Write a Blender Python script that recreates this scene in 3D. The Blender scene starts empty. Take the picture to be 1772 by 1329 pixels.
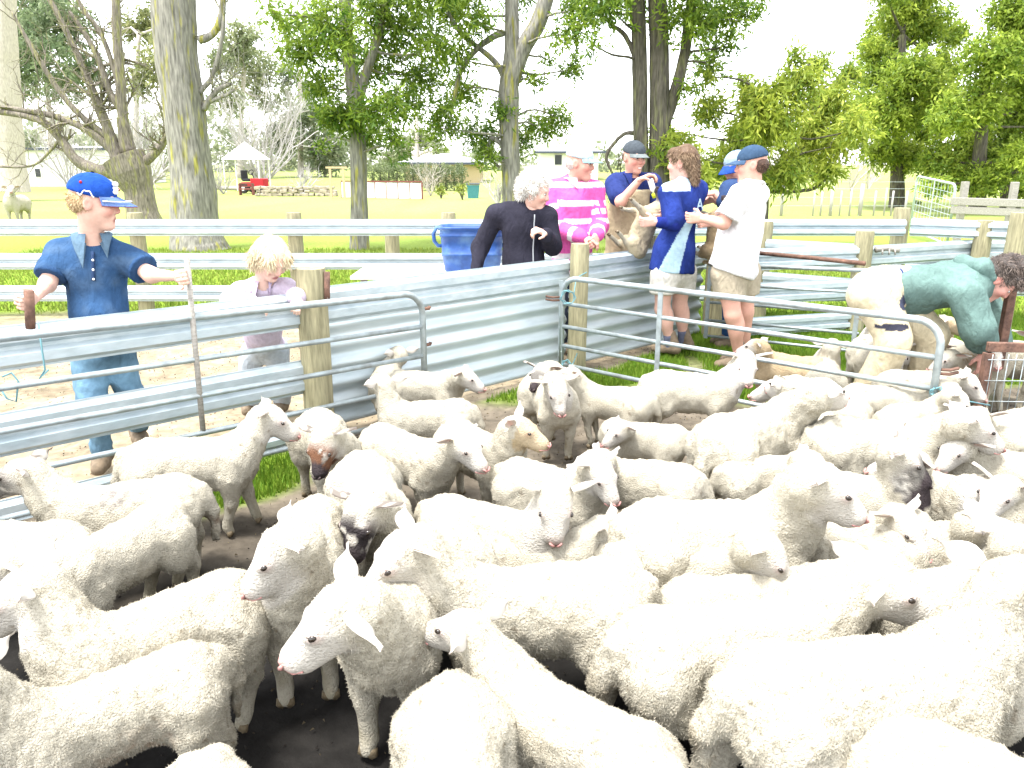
import bpy, math, random
import numpy as np
from mathutils import Vector, Matrix

# ------------------------------------------------------------------ camera, sky, sun, exposure
CAM_H = 1.55                      # eye height of the photographer, metres
PITCH = math.radians(15.8)        # looking down into the pen
FPX = 1338.0                      # focal length in pixels of the 1772 x 1329 photograph
W0, H0 = 1772.0, 1329.0
scene = bpy.context.scene
cam_data = bpy.data.cameras.new("camera")
cam = bpy.data.objects.new("camera", cam_data)
scene.collection.objects.link(cam)
cam.location = (0, 0, CAM_H)
cam.rotation_euler = (math.pi / 2 - PITCH, 0, 0)
cam_data.sensor_width = 36.0
cam_data.lens = 36.0 * FPX / W0
cam_data.clip_start = 0.05
cam_data.clip_end = 3000.0
scene.camera = cam

SUN_EL, SUN_AZ = math.radians(72), math.radians(-50)     # high, a little to the left
world = bpy.data.worlds.new("World")
scene.world = world
world.use_nodes = True
wn = world.node_tree
wn.nodes.clear()
wo = wn.nodes.new("ShaderNodeOutputWorld")
wb = wn.nodes.new("ShaderNodeBackground")
sk = wn.nodes.new("ShaderNodeTexSky")
sk.sky_type = 'NISHITA'
sk.sun_disc = False
sk.sun_elevation = SUN_EL
sk.sun_rotation = math.radians(-130)
sk.dust_density = 1.0
sk.air_density = 1.0
sk.ozone_density = 1.0
hs = wn.nodes.new("ShaderNodeHueSaturation")             # thin overcast: the blue is mostly washed out
hs.inputs['Saturation'].default_value = 0.18
wn.links.new(sk.outputs[0], hs.inputs['Color'])
wn.links.new(hs.outputs[0], wb.inputs['Color'])
wb.inputs['Strength'].default_value = 0.15
wn.links.new(wb.outputs[0], wo.inputs['Surface'])

sun_data = bpy.data.lights.new("sun", 'SUN')
sun_data.energy = 1.5
sun_data.angle = math.radians(14)
sun_data.color = (1.0, 0.97, 0.92)
sun = bpy.data.objects.new("sun", sun_data)
scene.collection.objects.link(sun)
_sd = Vector((math.cos(SUN_EL) * math.sin(SUN_AZ) , -math.cos(SUN_EL) * math.cos(SUN_AZ), math.sin(SUN_EL)))
sun.rotation_euler = _sd.to_track_quat('Z', 'Y').to_euler()

vs = scene.view_settings
vs.view_transform = 'Standard'
vs.look = 'None'
vs.exposure = 2.45
vs.gamma = 1.0
scene.cycles.use_denoising = True
scene.cycles.max_bounces = 6
scene.cycles.diffuse_bounces = 3
scene.cycles.glossy_bounces = 3
scene.cycles.transmission_bounces = 3
scene.cycles.transparent_max_bounces = 6

# ------------------------------------------------------------------ pixels -> directions
CP, SP = math.cos(PITCH), math.sin(PITCH)
def ray(px, py):
    u, v = (px - W0 / 2) / FPX, (py - H0 / 2) / FPX
    return Vector((u, CP - v * SP, -SP - v * CP))
def G(px, py, z=0.0):
    """point of the horizontal plane at height z that shows at this pixel"""
    d = ray(px, py)
    t = (z - CAM_H) / d.z
    return Vector((d.x * t, d.y * t, z))
def A(px, py, Y):
    """point at forward distance Y that shows at this pixel"""
    d = ray(px, py)
    t = Y / d.y
    return Vector((d.x * t, Y, CAM_H + d.z * t))
def MPP(Y, z=0.8):
    """metres per photo pixel at distance Y"""
    return (Y * CP + (CAM_H - z) * SP) / FPX
def V(*a): return Vector(a)
def R(d): return math.radians(d)

# ------------------------------------------------------------------ objects and tags
col = scene.collection
def link(name, mesh, parent=None, mat=None):
    o = bpy.data.objects.new(name, mesh)
    col.objects.link(o)
    if mat is not None and mesh is not None:
        mesh.materials.append(mat)
    if parent is not None:
        o.parent = parent
    return o
def tag(o, label=None, cat=None, group=None, kind=None):
    if label: o['label'] = label
    if cat: o['category'] = cat
    if group: o['group'] = group
    if kind: o['kind'] = kind
    return o
def empty(name, loc, rz=0.0, label=None, cat=None, group=None):
    o = bpy.data.objects.new(name, None)
    o.empty_display_size = 0.1
    col.objects.link(o)
    o.location = loc
    o.rotation_euler = (0, 0, rz)
    tag(o, label, cat, group)
    return o
def copy_tree(o, parent=None):
    c = o.copy(); col.objects.link(c)
    if parent is not None: c.parent = parent
    for ch in list(o.children): copy_tree(ch, c)
    return c

# ------------------------------------------------------------------ materials
MATS = {}
def mat(name, base, rough=0.7, metal=0.0, var=0.0, scale=8.0, bump=0.0, bscale=40.0, col2=None,
        attr=None, spec=0.3, trans=0.0, streak=None, detail=4.0, aniso=(1, 1, 1), lo=0.35, hi=0.65):
    if name in MATS: return MATS[name]
    m = bpy.data.materials.new(name); m.use_nodes = True
    nt = m.node_tree; N = nt.nodes; L = nt.links
    b = N['Principled BSDF']
    b.inputs['Roughness'].default_value = rough
    b.inputs['Metallic'].default_value = metal
    b.inputs['Specular IOR Level'].default_value = spec
    tc = N.new('ShaderNodeTexCoord')
    mp = N.new('ShaderNodeMapping'); mp.inputs['Scale'].default_value = aniso
    L.new(tc.outputs['Object'], mp.inputs['Vector'])
    if attr:
        a = N.new('ShaderNodeAttribute'); a.attribute_name = attr
        src = a.outputs['Color']
    else:
        rgb = N.new('ShaderNodeRGB'); rgb.outputs[0].default_value = (*base, 1)
        src = rgb.outputs[0]
    if var > 0 or col2:
        nz = N.new('ShaderNodeTexNoise'); nz.inputs['Scale'].default_value = scale
        nz.inputs['Detail'].default_value = detail
        L.new(mp.outputs[0], nz.inputs['Vector'])
        if col2:
            rp = N.new('ShaderNodeMapRange'); rp.inputs[1].default_value = lo; rp.inputs[2].default_value = hi
            L.new(nz.outputs['Fac'], rp.inputs[0])
            mx = N.new('ShaderNodeMixRGB'); mx.inputs[2].default_value = (*col2, 1)
            L.new(rp.outputs[0], mx.inputs[0]); L.new(src, mx.inputs[1]); src = mx.outputs[0]
        if var > 0:
            rp = N.new('ShaderNodeMapRange'); rp.inputs[1].default_value = 0.25; rp.inputs[2].default_value = 0.75
            rp.inputs[3].default_value = 1 - var; rp.inputs[4].default_value = 1 + var
            n2 = N.new('ShaderNodeTexNoise'); n2.inputs['Scale'].default_value = scale * 2.7; n2.inputs['Detail'].default_value = detail
            L.new(mp.outputs[0], n2.inputs['Vector']); L.new(n2.outputs['Fac'], rp.inputs[0])
            mu = N.new('ShaderNodeMixRGB'); mu.blend_type = 'MULTIPLY'; mu.inputs[0].default_value = 1
            L.new(src, mu.inputs[1]); L.new(rp.outputs[0], mu.inputs[2]); src = mu.outputs[0]
    L.new(src, b.inputs['Base Color'])
    if bump > 0:
        n3 = N.new('ShaderNodeTexNoise'); n3.inputs['Scale'].default_value = bscale; n3.inputs['Detail'].default_value = 5
        L.new(mp.outputs[0], n3.inputs['Vector'])
        bp = N.new('ShaderNodeBump'); bp.inputs['Strength'].default_value = bump; bp.inputs['Distance'].default_value = 0.01
        L.new(n3.outputs['Fac'], bp.inputs['Height']); L.new(bp.outputs[0], b.inputs['Normal'])
    if trans > 0:
        t = N.new('ShaderNodeBsdfTranslucent'); L.new(src, t.inputs['Color'])
        ms = N.new('ShaderNodeMixShader'); ms.inputs[0].default_value = trans
        L.new(b.outputs[0], ms.inputs[1]); L.new(t.outputs[0], ms.inputs[2])
        L.new(ms.outputs[0], N['Material Output'].inputs['Surface'])
    MATS[name] = m
    return m

M = {}
M['galv'] = mat('galvanised_steel', (0.50, 0.56, 0.585), 0.42, 0.35, var=0.12, scale=5, bump=0.05, bscale=9, col2=(0.40, 0.47, 0.50), aniso=(1, 1, 3))
M['tube'] = mat('galvanised_tube', (0.36, 0.41, 0.42), 0.5, 0.6, var=0.2, scale=9, col2=(0.25, 0.27, 0.26), lo=0.5, hi=0.75)
M['corr'] = mat('corrugated_steel', (0.55, 0.61, 0.625), 0.45, 0.3, var=0.1, scale=3, col2=(0.43, 0.50, 0.52), aniso=(0.6, 0.6, 4))
M['rust'] = mat('rusty_steel', (0.19, 0.105, 0.075), 0.9, 0.1, var=0.3, scale=20, bump=0.3, bscale=80, col2=(0.11, 0.065, 0.05))
M['post'] = mat('treated_pine', (0.34, 0.31, 0.19), 0.9, var=0.25, scale=7, bump=0.35, bscale=26, col2=(0.22, 0.20, 0.12), aniso=(5, 5, 0.6))
M['oldwood'] = mat('weathered_timber', (0.30, 0.28, 0.25), 0.95, var=0.3, scale=6, bump=0.3, bscale=30, aniso=(1, 6, 6))
M['twine'] = mat('blue_twine', (0.13, 0.27, 0.30), 0.8)
M['blueplastic'] = mat('blue_plastic', (0.025, 0.075, 0.25), 0.45, var=0.25, scale=7, col2=(0.10, 0.20, 0.36), lo=0.5, hi=0.8)
M['white'] = mat('white_paint', (0.72, 0.72, 0.70), 0.6, var=0.06)
M['dark'] = mat('dark_rubber', (0.02, 0.02, 0.022), 0.8)
M['leaf'] = mat('wattle_leaf', (0.1, 0.2, 0.03), 0.55, attr='Col', trans=0.45, spec=0.3)
M['grassblade'] = mat('grass_blade', (0.1, 0.2, 0.03), 0.7, attr='Col', trans=0.3)
M['bark'] = mat('grey_bark', (0.16, 0.14, 0.115), 0.95, var=0.6, scale=5, bump=0.8, bscale=14, col2=(0.2, 0.19, 0.09), lo=0.52, hi=0.62, aniso=(2.6, 2.6, 0.4), detail=8)
M['bark_dark'] = mat('dark_bark', (0.085, 0.075, 0.06), 0.95, var=0.6, scale=5, bump=0.8, bscale=14, col2=(0.15, 0.15, 0.07), lo=0.5, hi=0.7, aniso=(2.6, 2.6, 0.4), detail=8)
M['bark_lichen'] = mat('lichen_bark', (0.20, 0.19, 0.165), 0.95, var=0.6, scale=4, bump=0.8, bscale=14, col2=(0.25, 0.235, 0.06), lo=0.54, hi=0.66, aniso=(2.6, 2.6, 0.4), detail=8)
M['bark_pale'] = mat('pale_bark', (0.40, 0.36, 0.32), 0.95, var=0.25, scale=5, bump=0.5, bscale=14, aniso=(2, 2, 0.6))
M['twig'] = mat('pale_twig', (0.36, 0.34, 0.33), 0.95)

# ------------------------------------------------------------------ polygon builder
class MB:
    def __init__(s): s.v = []; s.f = []
    def add(s, vs, fs):
        n = len(s.v); s.v += [tuple(p) for p in vs]; s.f += [tuple(i + n for i in f) for f in fs]
    def box(s, c, d, rot=None):
        c = Vector(c); x, y, z = d[0] / 2, d[1] / 2, d[2] / 2
        pts = [Vector((i, j, k)) for k in (-z, z) for j in (-y, y) for i in (-x, x)]
        if rot is not None: pts = [rot @ p for p in pts]
        s.add([c + p for p in pts], [(0, 2, 3, 1), (4, 5, 7, 6), (0, 1, 5, 4), (2, 6, 7, 3), (0, 4, 6, 2), (1, 3, 7, 5)])
    def tube(s, path, rad, n=8, cap=True, seed=None, rough=0.0):
        path = [Vector(p) for p in path]
        if not hasattr(rad, '__len__'): rad = [rad] * len(path)
        rng = random.Random(seed) if seed is not None else None
        t0 = (path[1] - path[0]).normalized()
        up = Vector((0, 0, 1)) if abs(t0.z) < 0.9 else Vector((1, 0, 0))
        nx = t0.cross(up).normalized()
        rings = []
        for i, p in enumerate(path):
            a = path[max(i - 1, 0)]; b = path[min(i + 1, len(path) - 1)]
            t = (b - a).normalized()
            nx = (nx - t * nx.dot(t)).normalized(); ny = t.cross(nx)
            ring = []
            for k in range(n):
                an = 2 * math.pi * k / n
                rr = rad[i] * (1 + (rng.uniform(-rough, rough) if rng else 0))
                ring.append(p + nx * (math.cos(an) * rr) + ny * (math.sin(an) * rr))
            rings.append(ring)
        fs = []
        for i in range(len(path) - 1):
            for k in range(n):
                fs.append((i * n + k, i * n + (k + 1) % n, (i + 1) * n + (k + 1) % n, (i + 1) * n + k))
        if cap:
            fs.append(tuple(reversed(range(n)))); fs.append(tuple((len(path) - 1) * n + k for k in range(n)))
        s.add([q for r in rings for q in r], fs)
    def extrude(s, prof, a, b, side, up=Vector((0, 0, 1)), cap=True):
        """closed profile [(across, height)] swept from a to b"""
        a, b = Vector(a), Vector(b); n = len(prof)
        vs_ = [a + side * p[0] + up * p[1] for p in prof] + [b + side * p[0] + up * p[1] for p in prof]
        fs = [(k, (k + 1) % n, n + (k + 1) % n, n + k) for k in range(n)]
        s.add(vs_, fs)
    def build(s, name, m, parent=None, smooth=False, bevel=0.0):
        me = bpy.data.meshes.new(name); me.from_pydata(s.v, [], s.f); me.update()
        if smooth:
            me.polygons.foreach_set('use_smooth', [True] * len(me.polygons))
        o = link(name, me, parent, m)
        if bevel:
            md = o.modifiers.new('bevel', 'BEVEL'); md.width = bevel; md.segments = 2; md.limit_method = 'ANGLE'
        return o
def np_mesh(name, verts, faces, m=None, parent=None, smooth=True, colors=None, k=None):
    """verts (n,3), faces (m,3|4) int array"""
    me = bpy.data.meshes.new(name)
    verts = np.ascontiguousarray(verts, np.float32); faces = np.ascontiguousarray(faces, np.int32)
    nf, fs = faces.shape
    me.vertices.add(len(verts)); me.vertices.foreach_set('co', verts.ravel())
    me.loops.add(nf * fs); me.loops.foreach_set('vertex_index', faces.ravel())
    me.polygons.add(nf); me.polygons.foreach_set('loop_start', np.arange(0, nf * fs, fs, dtype=np.int32))
    try: me.polygons.foreach_set('loop_total', np.full(nf, fs, np.int32))
    except Exception: pass
    me.polygons.foreach_set('use_smooth', np.full(nf, smooth, bool))
    me.update(calc_edges=True)
    if colors is not None:
        at = me.color_attributes.new('Col', 'FLOAT_COLOR', 'POINT')
        c4 = np.ones((len(verts), 4), np.float32); c4[:, :3] = colors
        at.data.foreach_set('color', c4.ravel())
    return link(name, me, parent, m)

# ------------------------------------------------------------------ noise and implicit surfaces
def _h(ix, iy, iz, s):
    n = (ix * 374761393 + iy * 668265263 + iz * 1274126177 + s * 974711) & 0xFFFFFFFF
    n = ((n ^ (n >> 13)) * 1274126177) & 0xFFFFFFFF
    return ((n ^ (n >> 16)) & 0xFFFF) / 65535.0
def vnoise(p, s=0):
    """value noise in -1..1 for points (n,3)"""
    p = np.asarray(p, np.float64) + 1000.0
    i = np.floor(p).astype(np.int64); f = p - i; f = f * f * (3 - 2 * f)
    r = 0
    for a in (0, 1):
        for b in (0, 1):
            for c in (0, 1):
                w = (f[:, 0] if a else 1 - f[:, 0]) * (f[:, 1] if b else 1 - f[:, 1]) * (f[:, 2] if c else 1 - f[:, 2])
                r = r + w * _h(i[:, 0] + a, i[:, 1] + b, i[:, 2] + c, s)
    return r * 2 - 1

def npv(v): return np.array((v[0], v[1], v[2]), np.float64)
class Cone:
    """round cone a->b; squash=(axis, factor) flattens it along the axis"""
    def __init__(s, a, b, ra, rb=None, k=0.02, squash=None, sub=False):
        s.a, s.b = npv(a), npv(b); s.ra = ra; s.rb = ra if rb is None else rb; s.k = k; s.squash = squash; s.sub = sub
    def box(s):
        r = max(s.ra, s.rb) * (max(1.0, s.squash[1]) if s.squash else 1)
        return np.minimum(s.a, s.b) - r, np.maximum(s.a, s.b) + r
    def d(s, P, inf=0.0):
        a, b = s.a, s.b
        if s.squash is not None:
            n = npv(s.squash[0]); n = n / np.linalg.norm(n); q = 1 / s.squash[1] - 1
            m = (a + b) / 2
            P = P + np.multiply.outer(((P - m) @ n) * q, n)
            a = a + n * ((a - m) @ n) * q; b = b + n * ((b - m) @ n) * q
        ba = b - a; pa = P - a
        t = np.clip((pa @ ba) / max(ba @ ba, 1e-9), 0, 1)
        q = pa - t[..., None] * ba
        return np.sqrt((q * q).sum(-1)) - (s.ra + (s.rb - s.ra) * t) - inf
class Ell:
    def __init__(s, c, r, rot=None, k=0.02, sub=False):
        s.c = npv(c); s.r = npv(r); s.k = k; s.sub = sub
        s.m = np.array(rot) if rot is not None else None    # rows: local axes in world
    def box(s):
        r = s.r.max(); return s.c - r, s.c + r
    def d(s, P, inf=0.0):
        q = P - s.c
        if s.m is not None: q = q @ s.m.T
        r = s.r + inf
        k0 = np.sqrt(((q / r) ** 2).sum(-1)); k1 = np.sqrt(((q / (r * r)) ** 2).sum(-1))
        return np.where(k1 > 1e-6, k0 * (k0 - 1) / np.maximum(k1, 1e-6), -r.min())
def axes(fwd, up):
    x = npv(fwd); x /= np.linalg.norm(x); z = npv(up); z = z - x * (z @ x); z /= np.linalg.norm(z)
    return np.array([x, np.cross(z, x), z])
def smin(a, b, k):
    h = np.clip(0.5 + 0.5 * (b - a) / k, 0, 1)
    return b * (1 - h) + a * h - k * h * (1 - h)
def surf(prims, h, inf=0.0, cuts=(), smooth=1, noise=None):
    """mesh the smooth union of prims with surface nets; cuts = [(point, normal)] removes what lies on the normal's side"""
    lo = np.min([p.box()[0] for p in prims if not p.sub], 0) - inf - 3 * h
    hi = np.max([p.box()[1] for p in prims if not p.sub], 0) + inf + 3 * h
    n = np.ceil((hi - lo) / h).astype(int) + 1
    F = np.full(n, 0.5, np.float32)
    ax = [lo[i] + h * np.arange(n[i]) for i in range(3)]
    for p in prims:
        b0, b1 = p.box(); mg = inf + p.k * 1.2 + 2.5 * h
        i0 = np.clip(np.floor((b0 - mg - lo) / h).astype(int), 0, n); i1 = np.clip(np.ceil((b1 + mg - lo) / h).astype(int) + 1, 0, n)
        if np.any(i1 <= i0): continue
        P = np.stack(np.meshgrid(ax[0][i0[0]:i1[0]], ax[1][i0[1]:i1[1]], ax[2][i0[2]:i1[2]], indexing='ij'), -1)
        d = p.d(P, 0 if p.sub else inf)
        sl = (slice(i0[0], i1[0]), slice(i0[1], i1[1]), slice(i0[2], i1[2]))
        F[sl] = -smin(-F[sl], d, p.k) if p.sub else smin(F[sl], d, p.k)
    if cuts:
        P = np.stack(np.meshgrid(*ax, indexing='ij'), -1)
        for c in cuts:
            q, nn = npv(c[0]), npv(c[1]); nn = nn / np.linalg.norm(nn)
            e = (P - q) @ nn
            if len(c) > 2:      # limited to a ball
                e = np.where(((P - npv(c[2])) ** 2).sum(-1) < c[3] ** 2, e, -1)
            F = np.maximum(F, e.astype(np.float32))
    S = F < 0
    cs = np.zeros(n - 1, np.int8)
    off = [(i, j, k) for i in (0, 1) for j in (0, 1) for k in (0, 1)]
    sub = lambda B, o: B[o[0]:n[0] - 1 + o[0], o[1]:n[1] - 1 + o[1], o[2]:n[2] - 1 + o[2]]
    for o in off: cs += sub(S, o)
    act = (cs > 0) & (cs < 8)
    cells = np.argwhere(act)
    ids = np.full(n - 1, -1, np.int32); ids[act] = np.arange(len(cells))
    vals = np.stack([F[cells[:, 0] + o[0], cells[:, 1] + o[1], cells[:, 2] + o[2]] for o in off], 1)
    offa = np.array(off, float); acc = np.zeros((len(cells), 3)); cnt = np.zeros(len(cells))
    for i in range(8):
        for j in range(i + 1, 8):
            if np.abs(offa[i] - offa[j]).sum() != 1: continue
            fa, fb = vals[:, i], vals[:, j]; msk = (fa < 0) != (fb < 0)
            t = np.where(msk, fa / np.where(msk, fa - fb, 1), 0)
            acc[msk] += (offa[i] + np.outer(t, offa[j] - offa[i]))[msk]; cnt[msk] += 1
    verts = lo + h * (cells + acc / np.maximum(cnt, 1)[:, None])
    quads = []
    for axi in range(3):
        u, v = (axi + 1) % 3, (axi + 2) % 3
        sa = [slice(None)] * 3; sb = [slice(None)] * 3
        sa[axi] = slice(0, -1); sb[axi] = slice(1, None)
        for q in (u, v): sa[q] = slice(1, -1); sb[q] = slice(1, -1)
        A_, B_ = S[tuple(sa)], S[tuple(sb)]
        for inside, flip in ((A_ & ~B_, False), (~A_ & B_, True)):
            e = np.argwhere(inside)
            if not len(e): continue
            for q in (u, v): e[:, q] += 1
            def cell(du, dv):
                c = e.copy(); c[:, u] += du; c[:, v] += dv
                return ids[c[:, 0], c[:, 1], c[:, 2]]
            q4 = np.stack([cell(-1, -1), cell(0, -1), cell(0, 0), cell(-1, 0)], 1)
            quads.append(q4[:, ::-1] if flip else q4)
    quads = np.concatenate(quads)
    quads = quads[(quads >= 0).all(1)]
    for _ in range(smooth):
        a = quads[:, [0, 1, 2, 3]].ravel(); b = quads[:, [1, 2, 3, 0]].ravel()
        s_ = np.stack([np.bincount(a, verts[b, i], len(verts)) + np.bincount(b, verts[a, i], len(verts)) for i in range(3)], 1)
        c_ = np.bincount(a, minlength=len(verts)) + np.bincount(b, minlength=len(verts))
        verts = verts * 0.45 + 0.55 * s_ / np.maximum(c_, 1)[:, None]
    return verts, quads
def vnormals(verts, quads):
    a, b, c, d = (verts[quads[:, i]] for i in range(4))
    fn = np.cross(c - a, d - b)
    nn = np.stack([sum(np.bincount(quads[:, i], fn[:, j], len(verts)) for i in range(4)) for j in range(3)], 1)
    return nn / np.maximum(np.linalg.norm(nn, axis=1), 1e-9)[:, None]
def tufts(verts, quads, mask, count, length, width, comb, seed, jitter=0.6, lift=0.55):
    """short wool or hair locks: one slim blade (a triangle) each, standing on the surface"""
    rng = np.random.default_rng(seed)
    nrm = vnormals(verts, quads)
    a, b, c, d = (verts[quads[:, i]] for i in range(4))
    area = np.linalg.norm(np.cross(c - a, d - b), axis=1) * mask[quads].mean(1)
    if area.sum() <= 0: return np.zeros((0, 3)), np.zeros((0, 3), int), np.zeros(0, int)
    fi = rng.choice(len(quads), count, p=area / area.sum())
    w = rng.random((count, 2))
    p = (a[fi] * (1 - w[:, :1]) + b[fi] * w[:, :1]) * (1 - w[:, 1:]) + (d[fi] * (1 - w[:, :1]) + c[fi] * w[:, :1]) * w[:, 1:]
    n_ = nrm[quads[fi, 0]]
    dirv = n_ * lift + np.asarray(comb) + rng.normal(0, jitter, (count, 3)) * 0.5
    dirv /= np.linalg.norm(dirv, axis=1)[:, None]
    side = np.cross(dirv, n_ + rng.normal(0, 0.5, (count, 3))); side /= np.maximum(np.linalg.norm(side, axis=1), 1e-6)[:, None]
    L = length * rng.uniform(0.6, 1.4, (count, 1)); Wd = width * rng.uniform(0.6, 1.4, (count, 1))
    p0 = p - n_ * 0.002
    v0 = p0 - side * Wd * 0.5; v1 = p0 + side * Wd * 0.5
    v4 = p + dirv * L
    vv = np.stack([v0, v1, v4], 1).reshape(-1, 3)
    return vv, np.arange(3 * count).reshape(-1, 3), fi

def bark_tube(mb, path, rad, n=44, amp=.035, seed=1):
    """trunk with raised ridges and furrows running up it"""
    m0 = MB(); m0.tube(path, rad, n)
    v = np.array(m0.v); cen = np.repeat(np.array([list(p) for p in path]), n, 0)
    d = v - cen; r = np.linalg.norm(d, axis=1)[:, None]; d = d / np.maximum(r, 1e-6)
    q = np.concatenate([d[:, :2] * 4.2, v[:, 2:] * .55], 1) + seed
    rid = (1 - np.abs(vnoise(q, seed))) ** 2 + .6 * (1 - np.abs(vnoise(q * np.array([2.3, 2.3, 2.6]), seed + 1))) ** 2 - .8 + .5 * vnoise(v * 1.2, seed + 2)
    v = v + d * (amp * rid)[:, None]
    mb.add([tuple(p) for p in v], m0.f)
# ------------------------------------------------------------------ ground
def gz(x, y):
    """the paddock climbs gently away from the yards"""
    return 0.011 * max(0.0, min(y, 160.0) - 18.0)
def GT(px, py):
    d = ray(px, py); Y = 5.0
    for _ in range(60):
        z = CAM_H + d.z * Y / d.y; e = z - gz(0, Y)
        Y += e / (0.011 - d.z / d.y) * 0.9 if abs(e) > 1e-4 else 0
        Y = min(max(Y, 1), 160)
    p = d * (Y / d.y); return Vector((p.x, Y, gz(0, Y)))
def fence_d(x, y): return (y - 5.38 - 0.95 * x) / 1.38        # signed distance beyond the steel wall line
def sstep(a, b, x): t = np.clip((x - a) / (b - a), 0, 1); return t * t * (3 - 2 * t)
def zones(x, y):
    """0..1 grass share and the soil colour at (x,y) arrays"""
    p = np.stack([x, y, np.zeros_like(x)], 1)
    n1 = vnoise(p * 1.3, 3); n2 = vnoise(p * 4.1, 4); n3 = vnoise(p * 0.5, 5); n4 = vnoise(p * 11, 6)
    d = fence_d(x, y)
    far = sstep(7.9, 8.5, y + 0.25 * n1 + 0.1 * n2)
    strip = sstep(-0.62, -0.42, d + 0.13 * n1 + 0.1 * n2) * (1 - sstep(-0.10, -0.02, d)) * sstep(-1.9, -1.5, x) * (1 - sstep(1.2, 1.6, x)) * sstep(-0.35, 0.1, n1 * 0.6 + n3 * 0.5 + 0.28)
    right = sstep(1.35, 1.75, x + 0.15 * n1) * sstep(4.9, 5.5, y - 0.1 * x + 0.3 * n1 + 0.2 * n2) * sstep(-0.5, 0.0, n2 * 0.5 + n1 * 0.4 + 0.3)
    g = np.clip(far + strip + right, 0, 1)
    wet = sstep(3.5, 2.3, y + 0.35 * n1 + 0.15 * n2)  # front soil darkened: dark wet dung, with the lambs' shade painted in
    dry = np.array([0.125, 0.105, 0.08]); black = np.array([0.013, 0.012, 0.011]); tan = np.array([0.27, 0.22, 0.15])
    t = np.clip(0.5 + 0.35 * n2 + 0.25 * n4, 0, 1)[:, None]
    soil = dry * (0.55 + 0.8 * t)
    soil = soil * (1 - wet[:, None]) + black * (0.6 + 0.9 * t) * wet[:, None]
    beyond = (sstep(-0.05, 0.12, d) * (1 - sstep(0.9, 1.8, x)))[:, None]
    soil = soil * (1 - beyond) + tan * (0.6 + 0.65 * t) * beyond
    fade = sstep(8, 30, y)[:, None]
    near = np.array([0.15, 0.23, 0.022]); dist = np.array([0.235, 0.275, 0.085])
    gr = (near * (1 - fade) + dist * fade) * (0.8 + 0.4 * np.clip(0.5 + 0.3 * n1 + 0.3 * n3, 0, 1))[:, None]
    return g, soil * (1 - g[:, None]) + gr * g[:, None]
def axis_steps(a, b, step, lo, hi, grow=1.22):
    xs = list(np.arange(a, b + 1e-6, step)); s = step
    while xs[-1] < hi: s *= grow; xs.append(xs[-1] + s)
    s = step
    while xs[0] > lo: s *= grow; xs.insert(0, xs[0] - s)
    return np.array(xs)
gx = axis_steps(-4.2, 5.0, 0.05, -1600, 1600); gy = axis_steps(0.8, 8.8, 0.05, -1500, 1700)
GX, GY = np.meshgrid(gx, gy, indexing='ij')
fx, fy = GX.ravel(), GY.ravel()
P3 = np.stack([fx, fy, np.zeros_like(fx)], 1)
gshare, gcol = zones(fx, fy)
zz = 0.011 * np.maximum(0, np.minimum(fy, 160) - 18.0)
nearm = np.exp(-np.maximum(0, np.hypot(fx, fy - 4) - 6) / 3)
zz = zz + nearm * (0.016 * vnoise(P3 * 3.0, 11) + 0.014 * vnoise(P3 * 8.0, 12) * (1 - gshare) + 0.007 * vnoise(P3 * 19, 13) * (1 - gshare)) - 0.02 * nearm
nxg, nyg = len(gx), len(gy)
ii = (np.arange(nxg - 1)[:, None] * nyg + np.arange(nyg - 1)[None, :]).ravel()
gq = np.stack([ii, ii + nyg, ii + nyg + 1, ii + 1], 1)
M['ground'] = mat('yard_and_paddock', (0.1, 0.1, 0.1), 0.95, attr='Col', var=0.35, scale=6, bump=0.6, bscale=30, spec=0.1)
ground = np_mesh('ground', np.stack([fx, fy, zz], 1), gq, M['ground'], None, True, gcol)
tag(ground, kind='structure')

def blades(name, label, xs, ys, hgt, seed, parent=None, cols=((0.09, 0.20, 0.012), (0.20, 0.29, 0.03)), wid=0.006, z0=None):
    rng = np.random.default_rng(seed); n = len(xs)
    an = rng.uniform(0, 6.283, n); h = hgt * rng.uniform(0.45, 1.5, n); w = wid * rng.uniform(0.6, 1.6, n)
    lean = rng.uniform(0.1, 0.9, n) * h; la = rng.uniform(0, 6.283, n)
    z = (0.011 * np.maximum(0, ys - 18) if z0 is None else z0) - 0.02
    b0 = np.stack([xs - np.cos(an) * w, ys - np.sin(an) * w, z], 1); b1 = np.stack([xs + np.cos(an) * w, ys + np.sin(an) * w, z], 1)
    t = np.stack([xs + np.cos(la) * lean, ys + np.sin(la) * lean, z + 0.02 + h], 1)
    vv = np.stack([b0, b1, t], 1).reshape(-1, 3); f = np.arange(3 * n).reshape(-1, 3)
    m = rng.random(n)[:, None]; c = np.array(cols[0]) * (1 - m) + np.array(cols[1]) * m
    o = np_mesh(name, vv, f, M['grassblade'], parent, False, np.repeat(c, 3, 0))
    if parent is None: tag(o, label, 'grass', kind='stuff')
    return o
def scatter(n, x0, x1, y0, y1, seed, thr=0.5):
    rng = np.random.default_rng(seed)
    x = rng.uniform(x0, x1, n); y = rng.uniform(y0, y1, n); g, _ = zones(x, y)
    k = g > thr + 0.3 * (rng.random(n) - 0.5)
    return x[k], y[k]
bx, by = scatter(110000, -2.2, 1.9, 3.2, 7.2, 1); blades('grass', 'short green grass along the foot of the steel yard wall', bx, by, 0.032, 1, wid=0.004)
bx, by = scatter(90000, 1.2, 5.5, 5.0, 8.3, 2); blades('grass', 'bright green grass in the back pens behind the tube gates', bx, by, 0.04, 2, wid=0.006)
bx, by = scatter(70000, -9, 9, 8.0, 15, 3); blades('grass', 'yellow green grass of the paddock behind the yards', bx, by, 0.05, 3, wid=0.010, cols=((0.12, 0.2, 0.02), (0.27, 0.31, 0.06)))
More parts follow.
